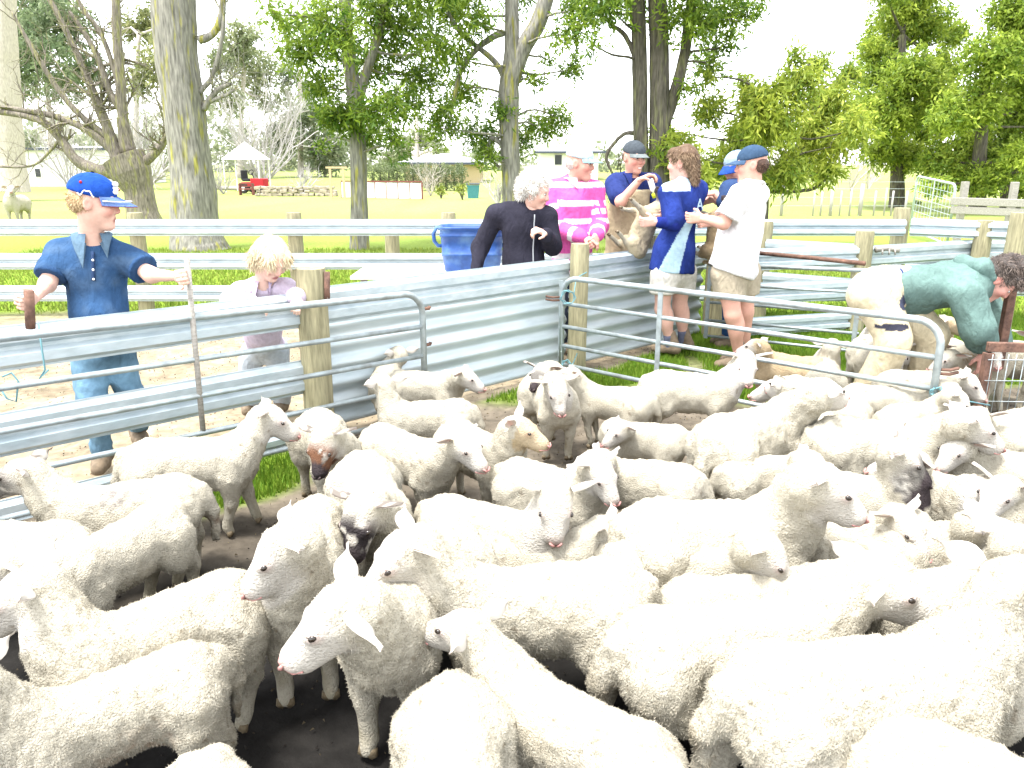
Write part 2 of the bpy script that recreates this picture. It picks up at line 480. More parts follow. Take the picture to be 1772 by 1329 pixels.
# straw, dung crumbs and clods lying on the yard soil
rng = np.random.default_rng(9)
n = 14000
dx = rng.uniform(-4, 4.5, n); dy = rng.uniform(1.2, 8.0, n); gsh, _ = zones(dx, dy); kk = gsh < 0.4
dx, dy = dx[kk], dy[kk]; n = len(dx)
s_ = rng.uniform(0.0015, 0.005, n); an = rng.uniform(0, 6.28, n); ln = rng.uniform(1, 3.0, n)
tet = np.array([[1, 0, 0], [-.5, .8, 0], [-.5, -.8, 0], [0, 0, 1.0]])
ca, sa = np.cos(an), np.sin(an)
tv = np.stack([np.stack([dx + (t[0] * ln * ca - t[1] * sa) * s_, dy + (t[0] * ln * sa + t[1] * ca) * s_, -0.012 + t[2] * s_ * 1.6 + 0 * dx], 1) for t in tet], 1).reshape(-1, 3)
b4 = np.arange(n)[:, None] * 4
tf = np.concatenate([b4 + np.array([t]) for t in ((0, 1, 3), (1, 2, 3), (2, 0, 3))])
dc = np.where(rng.random(n)[:, None] < 0.4, np.array([[0.16, 0.125, 0.07]]), np.array([[0.035, 0.027, 0.02]])) * rng.uniform(0.6, 1.3, (n, 1))
front_m = (dy < 3.0)[:, None]; dc = np.where(front_m, dc * 0.35, dc)  # front litter darkened to match the soil there
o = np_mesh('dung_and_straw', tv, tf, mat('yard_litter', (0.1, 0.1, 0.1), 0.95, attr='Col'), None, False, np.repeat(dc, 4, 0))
tag(o, 'crumbs of dung, straw and clods lying on the yard soil', 'litter', kind='stuff')

# ------------------------------------------------------------------ steel yards
def wprof(H, depth=0.036, t=0.004):
    pts = [(0.0, 0), (0.0, .05), (1, .16), (1, .36), (.25, .46), (.25, .54), (1, .64), (1, .84), (0, .95), (0, 1)]
    f = [(a * depth, b * H) for a, b in pts]
    return f + [(a - t, b) for a, b in reversed(f)]
def beam(a, b, ztop, H, parent, name='steel_rail', m='galv', off=0.0, sag=0.0, flip=1):
    a, b = Vector(a), Vector(b); d = (b - a); d.z = 0; d.normalize()
    side = Vector((d.y, -d.x, 0)) * flip
    mb = MB()
    p = wprof(H)
    if flip < 0: p = p[::-1]
    A0 = Vector((a.x, a.y, ztop - H)) + side * off; B0 = Vector((b.x, b.y, ztop - H - sag)) + side * off
    mb.extrude(p, A0, B0, side)
    return mb.build(name, M[m], parent)
def post(p, h, r, parent, seed=0, lean=(0, 0)):
    mb = MB(); rng = random.Random(seed)
    path = [Vector((p[0] + lean[0] * t, p[1] + lean[1] * t, -0.25 + (h + 0.25) * t)) for t in (0, .2, .4, .6, .8, .97, 1.0)]
    mb.tube(path, [r * 1.02, r * 1.03, r, r * 1.01, r * .99, r * .985, r * .93], 18, seed=seed, rough=0.012)
    o = mb.build('post', M['post'], parent, True)
    md = o.modifiers.new('e', 'EDGE_SPLIT'); md.split_angle = R(50)
    return o
def FL(x): return Vector((x, 5.38 + 0.95 * x, 0))            # wall line of the front yard
fd = Vector((1, 0.95, 0)).normalized(); fn = Vector((fd.y, -fd.x, 0))   # fn points at the camera side
P1, P2, P3c = FL(-1.13), FL(0.50), FL(1.86)
wall = empty('yard_fence', FL(-1.1), 0, 'galvanised steel yard wall of wide rails and corrugated sheets between round timber posts', 'fence')
def wpart(o): o.parent = wall; o.matrix_parent_inverse = wall.matrix_basis.inverted(); return o
wl = Vector(wall.location)
class Loc:      # build children in the frame of a moved empty
    def __init__(s, o): s.o = o
for i, (q, rr, hh) in enumerate(((P1, 0.085, 1.0), (P2, 0.072, 0.985), (P3c, 0.075, 0.95))):
    wpart(post(q, hh, rr, None, i + 1, (0.01, 0.0)))
wpart(post(FL(-3.0) + fn * -0.05, 0.98, 0.08, None, 9))
# left of the first post: three separate rails
L0 = FL(-3.0)
for zt, H in ((0.885, 0.20), (0.50, 0.20), (0.10, 0.16)):
    wpart(beam(L0 - fn * 0.02, P1 - fn * 0.03 - fd * 0.07, zt, H, None, off=0.0, sag=0.02))
# right of it: rail on top, corrugated sheets below
for a, b in ((P1 + fd * 0.02, P2 - fd * 0.02), (P2 + fd * 0.03, P3c - fd * 0.02)):
    a2, b2 = a - fn * 0.105, b - fn * 0.105
    wpart(beam(a2, b2, 0.875, 0.22, None, off=0.02))
    mb = MB(); N_ = 90
    front = [(0.017 * math.sin(2 * math.pi * k / 90 * 5.5 + .6), 0.02 + 0.655 * k / N_) for k in range(N_ + 1)]
    prof = front + [(x - 0.003, z) for x, z in reversed(front)]
    mb.extrude(prof, a2, b2, fn)
    wpart(mb.build('corrugated_sheet', M['corr'], None, True))
def rail_run(name, label, pts, rails, posts=(), group=None, flip=1):
    root = empty(name, (pts[0][0], pts[0][1], 0), 0, label, 'fence', group)
    inv = root.matrix_basis.inverted()
    for a, b in zip(pts[:-1], pts[1:]):
        for zt, H in rails:
            o = beam(a, b, zt, H, root, flip=flip); o.matrix_parent_inverse = inv
    for i, (q, h, r) in enumerate(posts):
        o = post(q, h, r, root, int(abs(q[0]) * 100) + i); o.matrix_parent_inverse = inv
    return root
YB = 8.2
def XB(px, Y=YB, z=0.9): return (px - 886) * MPP(Y, z)
xs_posts = [XB(p) for p in (-250, 228, 505, 775, 1195)]
back_posts = [(Vector((x, YB + 0.11, 0)), 1.07 if i != 4 else 1.0, 0.08) for i, x in enumerate(xs_posts)] + [(Vector((XB(1565), YB + 0.1, 0)), 1.12, 0.085), (Vector((XB(665), YB + 0.5, 0)), .95, .08)]
rail_run('yard_fence', 'long back fence of three galvanised rails across the edge of the paddock',
         [Vector((-8.5, YB, 0)), Vector((XB(1565), YB, 0))], ((1.01, 0.17), (0.66, 0.17), (0.32, 0.17)), back_posts)
cB = Vector((XB(1565), YB, 0))
rail_run('yard_fence', 'galvanised rail fence running from the back corner past the stooping person', [cB + V(.06, 0, 0), Vector((6.2, 6.9, 0))], ((1.02, 0.18), (0.66, 0.18)),
         [(Vector((XB(1765, 7.4), 7.45, 0)), 1.12, 0.085)])
q1500 = G(1497, 405, 0.93); q1500.z = 0
q1690 = Vector((XB(1690, 8.0), 8.0, 0)); q1330 = Vector((XB(1328, 7.95), 7.95, 0))
qn = Vector((XB(1262, 6.95), 6.95, 0))
rail_run('yard_fence', 'low steel rails running from behind the white shirt to the wooden rake', [qn, q1500 - V(.05, 0.02, 0)], ((0.83, 0.2), (0.52, 0.2), (0.2, 0.17)), [(q1500, 0.96, 0.085), (qn + V(0.0, .1, 0), 0.62, 0.08)])
rail_run('yard_fence', 'steel rails set back behind the low rails, ending at a short pale post', [q1330, q1500 + V(-.02, .1, 0)], ((0.83, 0.2), (0.5, 0.2)), [(q1330 + V(0, .08, 0), 1.0, 0.08)])
rail_run('yard_fence', 'steel rails behind the back of the stooping person in green', [q1500 + V(.05, .02, 0), q1690, q1690 + V(2.2, -.3, 0)], ((0.82, 0.2), (0.45, 0.2)), [(q1690 - V(0, .12, 0), 1.02, 0.085)])
# tube gates
def arc_path(a, b, r, n=6):
    return a
def tube_gate(name, label, a, b, zs, rad, corner=('b',), ups=(0.0, 1.0), extra=None, m='tube', sag=(0, 0)):
    """a,b ground points of the two ends; zs rail heights from top; corner ends are rounded over"""
    a, b = Vector((a[0], a[1], 0)), Vector((b[0], b[1], 0)); d = (b - a); Lg = d.length; d.normalize()
    root = empty(name, a, 0, label, 'gate'); inv = root.matrix_basis.inverted()
    def P(t, z): return a + d * (t * Lg) + Vector((0, 0, z + sag[0] * (1 - t) + sag[1] * t))
    rc = 0.13
    top = []
    zt, zb = zs[0], zs[-1]
    if 'a' in corner:
        top += [P(0, zb - 0.03), P(0, zt - rc)] + [P(rc / Lg * (1 - math.cos(t)), zt - rc + rc * math.sin(t)) for t in np.linspace(0.2, 1.57, 7)]
    else: top += [P(0, zt)]
    if 'b' in corner:
        top += [P(1 - rc / Lg * (1 - math.cos(t)), zt - rc + rc * math.sin(t)) for t in np.linspace(1.57, 0.2, 7)] + [P(1, zt - rc), P(1, zb - 0.03)]
    else: top += [P(1, zt)]
    mb = MB(); mb.tube(top, rad * 1.12, 12); o = mb.build('frame_tube', M[m], root, True); o.matrix_parent_inverse = inv
    for z in zs[1:]:
        mb = MB(); mb.tube([P(0.0, z), P(0.5, z + 0.002), P(1.0, z)], rad * 0.82, 10); o = mb.build('rail', M[m], root, True); o.matrix_parent_inverse = inv
    for t in ups:
        mb = MB(); c = P(t, (zt + zb) / 2 - .02); mb.box(c + Vector((d.y, -d.x, 0)) * 0.012, (0.035, 0.008, zt - zb), Matrix.Rotation(math.atan2(d.y, d.x), 3, 'Z'))
        o = mb.build('upright', M[m], root); o.matrix_parent_inverse = inv
    return root, P, inv
ga, gb = A(-260, 560, 2.72), A(733, 600, 4.55)
left_gate, LP, linv = tube_gate('tube_gate', 'open steel tube gate folded back against the wall in front of the children', ga, gb, (0.86, 0.655, 0.475, 0.285, 0.1), 0.017, ('b',), (0.02,), sag=(0.035, -0.035))
for px0, py0, px1, py1, Y, r, m in ((50, 503, 53, 568, 3.22, 0.020, 'rust'), (323, 442, 352, 752, 3.58, 0.014, 'tube')):
    mb = MB(); mb.tube([A(px0, py0, Y), A((px0 + px1) / 2, (py0 + py1) / 2, Y - .005), A(px1, py1, Y)], r, 8)
    o = mb.build('latch_bar' if m == 'tube' else 'lever_handle', M['oldwood' if m == 'tube' else m], left_gate, True); o.matrix_parent_inverse = linv
mb = MB(); mb.tube([A(566, 470, 4.28), A(566, 520, 4.26)], 0.017, 8); o = mb.build('lever_handle', M['rust'], left_gate, True); o.matrix_parent_inverse = linv
for z in (0.80, 0.58):
    mb = MB(); q = LP(1, z - .04); mb.tube([q, q + fd * 0.05, q + fd * 0.055 + V(0, 0, 0.012)], 0.011, 6); o = mb.build('hinge_pin', M['rust'], left_gate, True); o.matrix_parent_inverse = linv
a_, b_ = A(972, 560, 5.62), A(1618, 660, 3.95)
mid_gate, MP, minv = tube_gate('tube_gate', 'wide steel tube gate with rounded ends across the crowded pen', a_, b_, (0.765, 0.575, 0.405, 0.26, 0.115), 0.018, ('a', 'b'), (0.0, 0.33,), sag=(0.0, 0.0))
for t, z, dd in ((0, .60, -1), (1, 0.49, 1)):
    for s in (0, 1):
        mb = MB(); q = MP(t, z + .022 * s); mb.tube([q, q + V(0.07 * dd, 0.0, -.004), q + V(0.12 * dd, 0.01, .004)], 0.009, 6); o = mb.build('hinge_pin', M['rust'], mid_gate, True); o.matrix_parent_inverse = minv
tube_gate('tube_gate', 'dark steel tube gate behind the legs of the white shirted person', Vector((XB(1236, 6.6), 6.75, 0)), G(1478, 640), (0.72, 0.55, 0.39, 0.23, 0.09), 0.015, (), (0.02, 0.98), sag=(0.0, 0.06))
mb = MB(); mb.tube([A(1305, 437, 6.7), A(1400, 446, 6.35), A(1497, 456, 6.0)], 0.018, 8)
tag(mb.build('steel_pipe', M['rust'], None, True), 'rusty brown pipe lying level between the white shirt and the stooping person', 'pipe')
# blue twine ties
def twine(label, pts, r=0.004):
    mb = MB(); mb.tube(pts, r, 5); tag(mb.build('twine', M['twine'], None, True), label, 'twine')
def loop(c, r, n=14, tilt=0.4, turns=2, wob=.01, seed=1):
    rg = random.Random(seed); return [c + V(math.cos(t) * r + rg.uniform(-wob, wob), -0.03 + rg.uniform(-wob, wob), math.sin(t) * r * tilt + rg.uniform(-wob, wob)) for t in np.linspace(0, 6.28 * turns, n * turns)]
twine('loop of blue twine tying the gate top to the timber post', loop(MP(0.02, 0.63), 0.05, tilt=.9, seed=2) + [P2 + V(-.02, -.08, .74), P2 + V(.06, -.06, .78)])
twine('blue twine knotted round the foot of the gate by the timber post', loop(MP(0.02, 0.12), 0.035, tilt=1.0, seed=3) + [P2 + V(0.0, -.08, .16)])
twine('blue twine from the gate end to the rusty mesh hurdle', loop(MP(1, 0.40), 0.03, tilt=.8, seed=4) + [MP(1, .40) + V(.12, -.05, -.04), MP(1, .40) + V(.3, -.02, -.08)])
twine('pale blue twine wound round the lower gate rail beside the gate end', loop(MP(1, 0.27), 0.035, tilt=.9, seed=5) + [MP(1, .27) + V(.10, -.06, -.08), MP(1, .27) + V(.2, .0, -.02)])
b0 = A(66, 560, 3.2)
twine('blue twine hanging off the lever the boy holds', [b0, A(72, 600, 3.17), A(78, 640, 3.16), A(68, 655, 3.16), A(84, 640, 3.16)])
twine('slack loop of blue twine below the lever the boy holds', [A(0, 672, 3.05), A(12, 690, 3.03), A(28, 695, 3.05), A(32, 660, 3.06), A(20, 645, 3.06), A(4, 652, 3.05)])
# rusty frame with welded mesh on the right
fr = empty('mesh_hurdle', G(1700, 760, 0.0), 0, 'rusty angle iron hurdle filled with welded wire mesh', 'hurdle')
inv = fr.matrix_basis.inverted()
Yf = 4.35; f0 = A(1708, 603, Yf); f1 = f0 + V(1.2, -0.12, 0.02)
def fpart(o): o.parent = fr; o.matrix_parent_inverse = inv
mb = MB(); mb.box((f0 + f1) / 2, ((f1 - f0).length, 0.035, 0.055), Matrix.Rotation(-0.1, 3, 'Z')); fpart(mb.build('top_bar', M['rust'], None, bevel=.004))
for q, hh in ((f0, 0.47), (f1, 0.47)):
    mb = MB(); mb.box(q + V(0.015, 0.0, -hh / 2 - 0.025), (0.05, 0.045, hh)); fpart(mb.build('upright', M['rust'], None, bevel=.004))
mb = MB(); q = A(1738, 570, Yf + .35); mb.box(q, (0.05, 0.045, 0.5)); fpart(mb.build('upright', M['rust'], None, bevel=.004))
for k in range(28):
    t = (k + 0.6) / 28; q = f0.lerp(f1, t) + V(0, -0.022, -0.03); mb = MB(); mb.tube([q, q + V(0, 0, -0.42)], 0.0028, 5); fpart(mb.build('mesh_wire', M['tube'], None, True))
for k in range(4):
    q = f0 + V(0, -0.028, -0.06 - 0.125 * k); mb = MB(); mb.tube([q, q + (f1 - f0)], 0.003, 5); fpart(mb.build('mesh_wire', M['tube'], None, True))
# branch stub on the rail post
mb = MB(); q = A(1515, 432, 7.3); mb.tube([q, A(1535, 429, 7.3), A(1556, 434, 7.3)], [0.03, .026, .02], 8)
for px in (1527, 1539, 1549): mb.tube([A(px, 431, 7.28), A(px, 441, 7.27)], 0.008, 6)
tag(mb.build('fleece_rake', M['oldwood'], None, True), 'short grey wooden rake head lying on the steel rail', 'rake')
# white bench with the blue tub
tb = G(742, 480, 0.66)
bench = empty('white_bench', V(tb.x, 6.75, 0), 0, 'low white bench top behind the steel wall under the blue tub', 'bench')
mb = MB(); mb.box((0.1, 0, 0.655), (1.5, 0.75, 0.03)); mb.build('top', M['white'], bench, bevel=.005)
for sx in (-.55, .7):
    for sy in (-.3, .3):
        mb = MB(); mb.box((sx, sy, .32), (.05, .05, .64)); mb.build('leg', M['oldwood'], bench)
tubc = A(812, 462, 6.7)
tub = empty('plastic_tub', V(tubc.x + .03, 6.7, 0.671), 0, 'deep blue plastic tub with rope handle on the white bench', 'tub')
def rsq(w, d, z, r=0.09, n=6):
    o = []
    for cx, cy, a0 in ((1, 1, 0), (-1, 1, 90), (-1, -1, 180), (1, -1, 270)):
        for k in range(n + 1):
            a = R(a0 + 90 * k / n); o.append(V(cx * (w - r) + math.cos(a) * r, cy * (d - r) + math.sin(a) * r, z))
    return o
def loft(rings, cap0=True, cap1=True):
    mb = MB(); n = len(rings[0]); vs_ = [p for r in rings for p in r]; fs = []
    for i in range(len(rings) - 1):
        for k in range(n): fs.append((i * n + k, i * n + (k + 1) % n, (i + 1) * n + (k + 1) % n, (i + 1) * n + k))
    if cap0: fs.append(tuple(reversed(range(n))))
    if cap1: fs.append(tuple((len(rings) - 1) * n + k for k in range(n)))
    mb.add(vs_, fs); return mb
prof = [(0.0, .22), (.02, .235), (.14, .25), (.142, .258), (.165, .258), (.167, .252), (.30, .262), (.302, .27), (.325, .27), (.327, .264), (.36, .268), (.37, .285), (.385, .285), (.385, .262), (.34, .25), (.05, .22)]
loft([rsq(w, w * .72, z) for z, w in prof]).build('shell', M['blueplastic'], tub, True)
mb = MB(); mb.tube([V(-.255, -.05, .36), V(-.30, -.06, .37), V(-.325, -.06, .32), V(-.32, -.06, .26), V(-.29, -.05, .22), V(-.25, -.05, .22)], 0.016, 8); mb.build('handle', M['blueplastic'], tub, True)
mb = MB(); mb.tube([V(.255, -.05, .36), V(.30, -.06, .37), V(.325, -.06, .32), V(.32, -.06, .26), V(.25, -.05, .22)], 0.016, 8); mb.build('handle', M['blueplastic'], tub, True)
# ------------------------------------------------------------------ trees
def unit(rng):
    v = Vector((rng.gauss(0, 1), rng.gauss(0, 1), rng.gauss(0, 1))); return v.normalized()
def leaf_cloud(name, blobs, parent, seed, n_per, llen, lwid, cdark, clite, m='leaf', droop=0.35, sprig=8):
    """blobs: (centre, radius). Sprigs of slim leaves fill each blob unevenly, leaving gaps."""
    rng = np.random.default_rng(seed); PV = []; PC = []
    for c, r in blobs:
        ns = max(6, int(n_per * r * r))
        d = rng.normal(0, 1, (ns, 3)); d /= np.linalg.norm(d, axis=1)[:, None]
        rad = r * rng.random(ns) ** 0.45 * rng.uniform(0.75, 1.15, ns)
        sc = npv(c) + d * rad[:, None] * np.array([1, 1, 0.85])
        keep = vnoise(sc * (1.1 / max(r, .3)) * 1.6, seed) > -0.45
        sc = sc[keep]; d = d[keep]; ns = len(sc)
        if ns == 0: continue
        tw = d * 0.5 + rng.normal(0, 0.6, (ns, 3)); tw[:, 2] -= droop; tw /= np.linalg.norm(tw, axis=1)[:, None]
        cm = np.clip(rng.normal(0.45, 0.28, ns) + 0.25 * vnoise(sc * 0.9, seed + 1), 0, 1)
        for k in range(sprig):
            t = (k / sprig - 0.5) * llen * 2.2
            p = sc + tw * t + rng.normal(0, llen * 0.18, (ns, 3))
            ld = tw * 0.6 + rng.normal(0, 0.65, (ns, 3)); ld[:, 2] -= droop * 0.5; ld /= np.linalg.norm(ld, axis=1)[:, None]
            sd = np.cross(ld, rng.normal(0, 1, (ns, 3))); sd /= np.linalg.norm(sd, axis=1)[:, None]
            L = llen * rng.uniform(0.6, 1.3, (ns, 1)); w = lwid * rng.uniform(0.7, 1.3, (ns, 1))
            PV.append(np.stack([p, p + ld * L * .5 + sd * w * .5, p + ld * L, p + ld * L * .45 - sd * w * .5], 1).reshape(-1, 3))
            mm = np.clip(cm + rng.normal(0, .12, ns), 0, 1)[:, None]
            c3 = np.array(cdark) * (1 - mm) + np.array(clite) * mm
            PC.append(np.repeat(c3, 4, 0))
    vv = np.concatenate(PV); cc = np.concatenate(PC)
    o = np_mesh(name, vv, np.arange(len(vv)).reshape(-1, 4), M[m], parent, False, cc)
    o['kind'] = 'stuff'; return o
def pxpath(pts, Y):
    return [A(p[0], p[1], Y + (p[2] if len(p) > 2 else 0)) for p in pts]
def refine(path, rads, n=5, wob=0.0, rng=None):
    P, Rr = [], []
    for i in range(len(path) - 1):
        for k in range(n):
            t = k / n; p0 = path[max(i - 1, 0)]; p1, p2 = path[i], path[i + 1]; p3 = path[min(i + 2, len(path) - 1)]
            q = 0.5 * ((2 * p1) + (p2 - p0) * t + (2 * p0 - 5 * p1 + 4 * p2 - p3) * t * t + (3 * p1 - p0 - 3 * p2 + p3) * t ** 3)
            if wob and rng: q = q + unit(rng) * wob
            P.append(q); Rr.append(rads[i] * (1 - t) + rads[i + 1] * t)
    P.append(path[-1]); Rr.append(rads[-1]); return P, Rr
def twigs(mb, p, d, L, r, depth, rng, nb=3, sides=4, up=0.15, spread=0.8):
    n = 4; pts = [p]; q = Vector(p); dd = Vector(d)
    for _ in range(n):
        dd = (dd + unit(rng) * 0.28 + V(0, 0, up * 0.3)).normalized(); q = q + dd * (L / n); pts.append(q.copy())
    mb.tube(pts, [r * (1 - 0.55 * k / n) for k in range(n + 1)], sides, cap=False)
    if depth > 0:
        for k in range(nb):
            i = rng.randint(1, n); nd = (dd + unit(rng) * spread).normalized()
            twigs(mb, pts[i], nd, L * rng.uniform(.5, .8), r * 0.5, depth - 1, rng, nb, sides, up, spread)
def tree(label, Y, trunks, blobs=(), bark='bark', seed=1, n_per=55, llen=0.13, lwid=0.03, cdark=(0.06, 0.13, 0.018), clite=(0.27, 0.36, 0.04),
         limbs=(), twig=0, name='tree', group=None, ydepth=1.0, droop=0.35, sides=12, rough=0.06, mats=None):
    """trunks: [(pixel path, radius in pixels list)], blobs: [(px,py,rpx)] foliage masses"""
    rng = random.Random(seed); mp = MPP(Y, 1.5)
    base = pxpath([trunks[0][0][0]], Y)[0]
    root = empty(name, (base.x, Y, gz(0, Y)), 0, label, 'tree', group); inv = root.matrix_basis.inverted()
    allp = []
    mb = MB()
    for pts, rp in trunks:
        P, Rr = refine(pxpath(pts, Y), [r * mp for r in rp], 6, 0.012 * mp * 10, rng)
        if Rr[0] > .12 and Y < 35:
            P2_, R2_ = refine(P, Rr, 3); bark_tube(mb, P2_, R2_, 40, .10 * Rr[len(Rr) // 2], seed)
        else: mb.tube(P, Rr, sides, seed=seed, rough=rough)
        allp += P
    o = mb.build('trunk', M[bark], root, True); o.matrix_parent_inverse = inv
    if limbs or blobs or twig:
        mb = MB()
        for pts, rp in limbs:
            P, Rr = refine(pxpath(pts, Y), [r * mp for r in rp], 6, 0.006, rng); mb.tube(P, Rr, 8, seed=seed, rough=rough); 
            if twig:
                for k in range(twig):
                    i = rng.randint(len(P) // 4, len(P) - 1)
                    twigs(mb, P[i], (unit(rng) + V(0, 0, .5)).normalized(), rng.uniform(25, 60) * mp, Rr[i] * 0.4, 2, rng)
        bl = []
        for b in blobs:
            c = A(b[0], b[1], Y + rng.uniform(-1, 1) * ydepth * (1 + b[2] * mp * .5)); bl.append((c, b[2] * mp))
            s = min(allp, key=lambda q: (q - c).length + max(0, q.z - c.z) * 1.5)
            m1 = s.lerp(c, .5) + unit(rng) * (c - s).length * .12
            P, Rr = refine([s, m1, c], [2.6 * mp, 1.8 * mp, .8 * mp], 4, .01, rng); mb.tube(P, Rr, 6, cap=False)
            for k in range(5):
                twigs(mb, P[rng.randint(4, len(P) - 1)], unit(rng), b[2] * mp * .8, .7 * mp, 1, rng, 3, 3)
        if mb.v:
            o = mb.build('limbs', M[bark], root, True); o.matrix_parent_inverse = inv; o['kind'] = 'stuff'
        if bl:
            o = leaf_cloud('crown', bl, root, seed, n_per, llen, lwid, cdark, clite, droop=droop); o.matrix_parent_inverse = inv
    return root
rnd = random.Random(77)
# the row of wattles behind the back fence
tree('slim green wattle with lichen-yellow trunk growing beside the big flaking trunk', 15.0,
     [([(622, 436), (621, 340), (619, 250), (611, 150), (600, 60), (592, -90)], [18, 14, 13, 12, 11, 9]), ([(617, 190), (632, 130), (655, 60), (680, -80)], [9, 8, 7, 6])],
     [(520, 90, 46), (560, 35, 52), (700, 45, 60), (645, 110, 50), (560, 150, 42), (665, 190, 52), (722, 130, 52), (605, 200, 48), (692, 250, 30), (585, 70, 50), (745, 80, 42), (650, 20, 52), (498, 45, 34), (765, 190, 30), (640, 240, 30), (475, 25, 26), (720, -45, 80), (600, -60, 80), (575, 205, 34), (700, 180, 40), (555, 250, 18)],
     'bark_lichen', 3, n_per=520, llen=0.14, lwid=0.035)
tree('forked wattle with black scarred trunk behind the white haired person', 15.5,
     [([(887, 425), (886, 345), (882, 250), (880, 165), (886, 80), (884, -80)], [20, 17, 16, 18, 12, 9]), ([(882, 150), (905, 85), (935, 30), (965, -80)], [14, 14, 13, 11])],
     [(800, 160, 42), (830, 232, 42), (790, 100, 34), (762, 222, 38), (985, 60, 34), (995, 120, 28), (932, 222, 40), (965, 205, 36), (822, 40, 40), (905, 245, 30), (870, 190, 26), (1005, 15, 40), (780, 20, 40), (842, 272, 28), (905, -30, 60), (800, -40, 70), (925, 140, 20), (945, 100, 18)],
     'bark_lichen', 5, n_per=520, llen=0.135, lwid=0.034,
     limbs=[([(872, 130), (850, 100), (800, 60), (775, 20)], [6, 5, 4, 3]), ([(872, 55), (830, 80), (795, 130), (775, 230)], [6, 5, 4, 2]), ([(868, 250), (850, 240), (845, 270), (865, 290)], [4, 4, 3, 2])])
tree('twin stemmed dark wattle rising behind the capped person in overalls', 14.0,
     [([(1112, 430), (1110, 330), (1108, 200), (1106, 80), (1100, -90)], [16, 14, 13, 12, 11]), ([(1142, 430), (1140, 300), (1141, 180), (1140, 60), (1132, -90)], [20, 18, 17, 15, 14]), ([(1150, 215), (1168, 160), (1185, 90), (1205, -60)], [10, 10, 9, 8])],
     [(1060, 15, 42), (1195, 40, 46), (1245, 30, 50), (1295, 15, 34), (1150, 40, 34), (1222, 110, 34), (1022, 75, 20), (1090, 5, 36), (1255, 80, 26), (1200, -50, 80), (1060, -60, 70), (1190, 150, 22), (1030, 10, 30)],
     'bark_dark', 7, n_per=560, llen=0.13, lwid=0.033,
     limbs=[([(1098, 95), (1080, 60), (1055, 40), (1035, 20)], [5, 4, 3, 2]), ([(1100, 230), (1075, 235), (1050, 270), (1060, 300)], [4, 3, 3, 2])])
tree('weeping yellow green wattle behind the two people in caps', 14.5,
     [([(1318, 425), (1322, 330), (1310, 260), (1330, 170)], [9, 8, 7, 4])],
     [(1172, 262, 42), (1232, 190, 36), (1262, 282, 52), (1332, 212, 60), (1290, 140, 22), (1382, 150, 46), (1402, 240, 66), (1442, 180, 52), (1472, 132, 30), (1484, 222, 36), (1362, 300, 42), (1432, 292, 34), (1292, 232, 44), (1202, 312, 34), (1312, 172, 34), (1228, 135, 18), (1375, 92, 14), (1415, 110, 24), (1150, 225, 22), (1455, 250, 30)],
     'bark_dark', 9, n_per=900, llen=0.15, lwid=0.036, cdark=(0.12, 0.20, 0.025), clite=(0.43, 0.48, 0.07), droop=0.6,
     limbs=[([(1322, 330), (1370, 332), (1410, 325), (1432, 305)], [4, 3, 3, 2])])
tree('tall bushy green tree beside the wire mesh paddock gate', 28.0,
     [([(1552, 362), (1553, 300), (1555, 200), (1562, 60)], [14, 11, 9, 5])],
     [(1540, 60, 48), (1600, 40, 48), (1520, 130, 42), (1580, 130, 50), (1632, 120, 40), (1540, 200, 50), (1602, 210, 50), (1562, 10, 50), (1500, 185, 32), (1530, 262, 36), (1650, 60, 28), (1575, 270, 34), (1620, 165, 36), (1510, 90, 30), (1600, -30, 40), (1545, -30, 40)],
     'bark_dark', 11, n_per=640, llen=0.17, lwid=0.06, cdark=(0.12, 0.20, 0.025), clite=(0.42, 0.50, 0.07), ydepth=1.5)
tree('broad bright green tree spreading over the weathered timber rails', 25.0,
     [([(1692, 372), (1692, 310), (1700, 220), (1715, 100)], [15, 12, 9, 5])],
     [(1722, 100, 52), (1690, 182, 52), (1752, 192, 60), (1662, 252, 48), (1722, 262, 52), (1772, 282, 46), (1622, 284, 38), (1642, 202, 36), (1764, 60, 44), (1740, 20, 36), (1702, 312, 36), (1785, 130, 52), (1622, 322, 24), (1830, 220, 60), (1660, 305, 28), (1800, 30, 50)],
     'bark_dark', 13, n_per=640, llen=0.16, lwid=0.058, cdark=(0.12, 0.20, 0.025), clite=(0.42, 0.51, 0.07), ydepth=1.5)
tree('dark trunked tree at the end of the weathered timber rails', 27.0, [([(1748, 372), (1748, 300), (1760, 200)], [17, 13, 8])],
     [(1800, 250, 50), (1780, 320, 30), (1820, 160, 60)], 'bark_dark', 14, n_per=300, llen=0.24, lwid=0.07, cdark=(0.12, 0.20, 0.025), clite=(0.42, 0.51, 0.07))
tree('big flaking trunk with yellow lichen standing among the bare branches', 15.0,
     [([(346, 440), (338, 400), (336, 340), (326, 250), (315, 160), (305, 80), (298, -90)], [54, 41, 37, 34, 34, 33, 34])], (), 'bark_lichen', 15,
     limbs=[([(345, 70), (372, 55), (385, 10), (390, -60)], [7, 6, 5, 5]), ([(352, 190), (372, 160), (400, 145)], [6, 5, 3]), ([(345, 160), (368, 130), (385, 60), (388, -30)], [5, 4, 4, 3]), ([(352, 180), (390, 165), (412, 152)], [4, 3, 2])], twig=5, sides=20, rough=0.07)
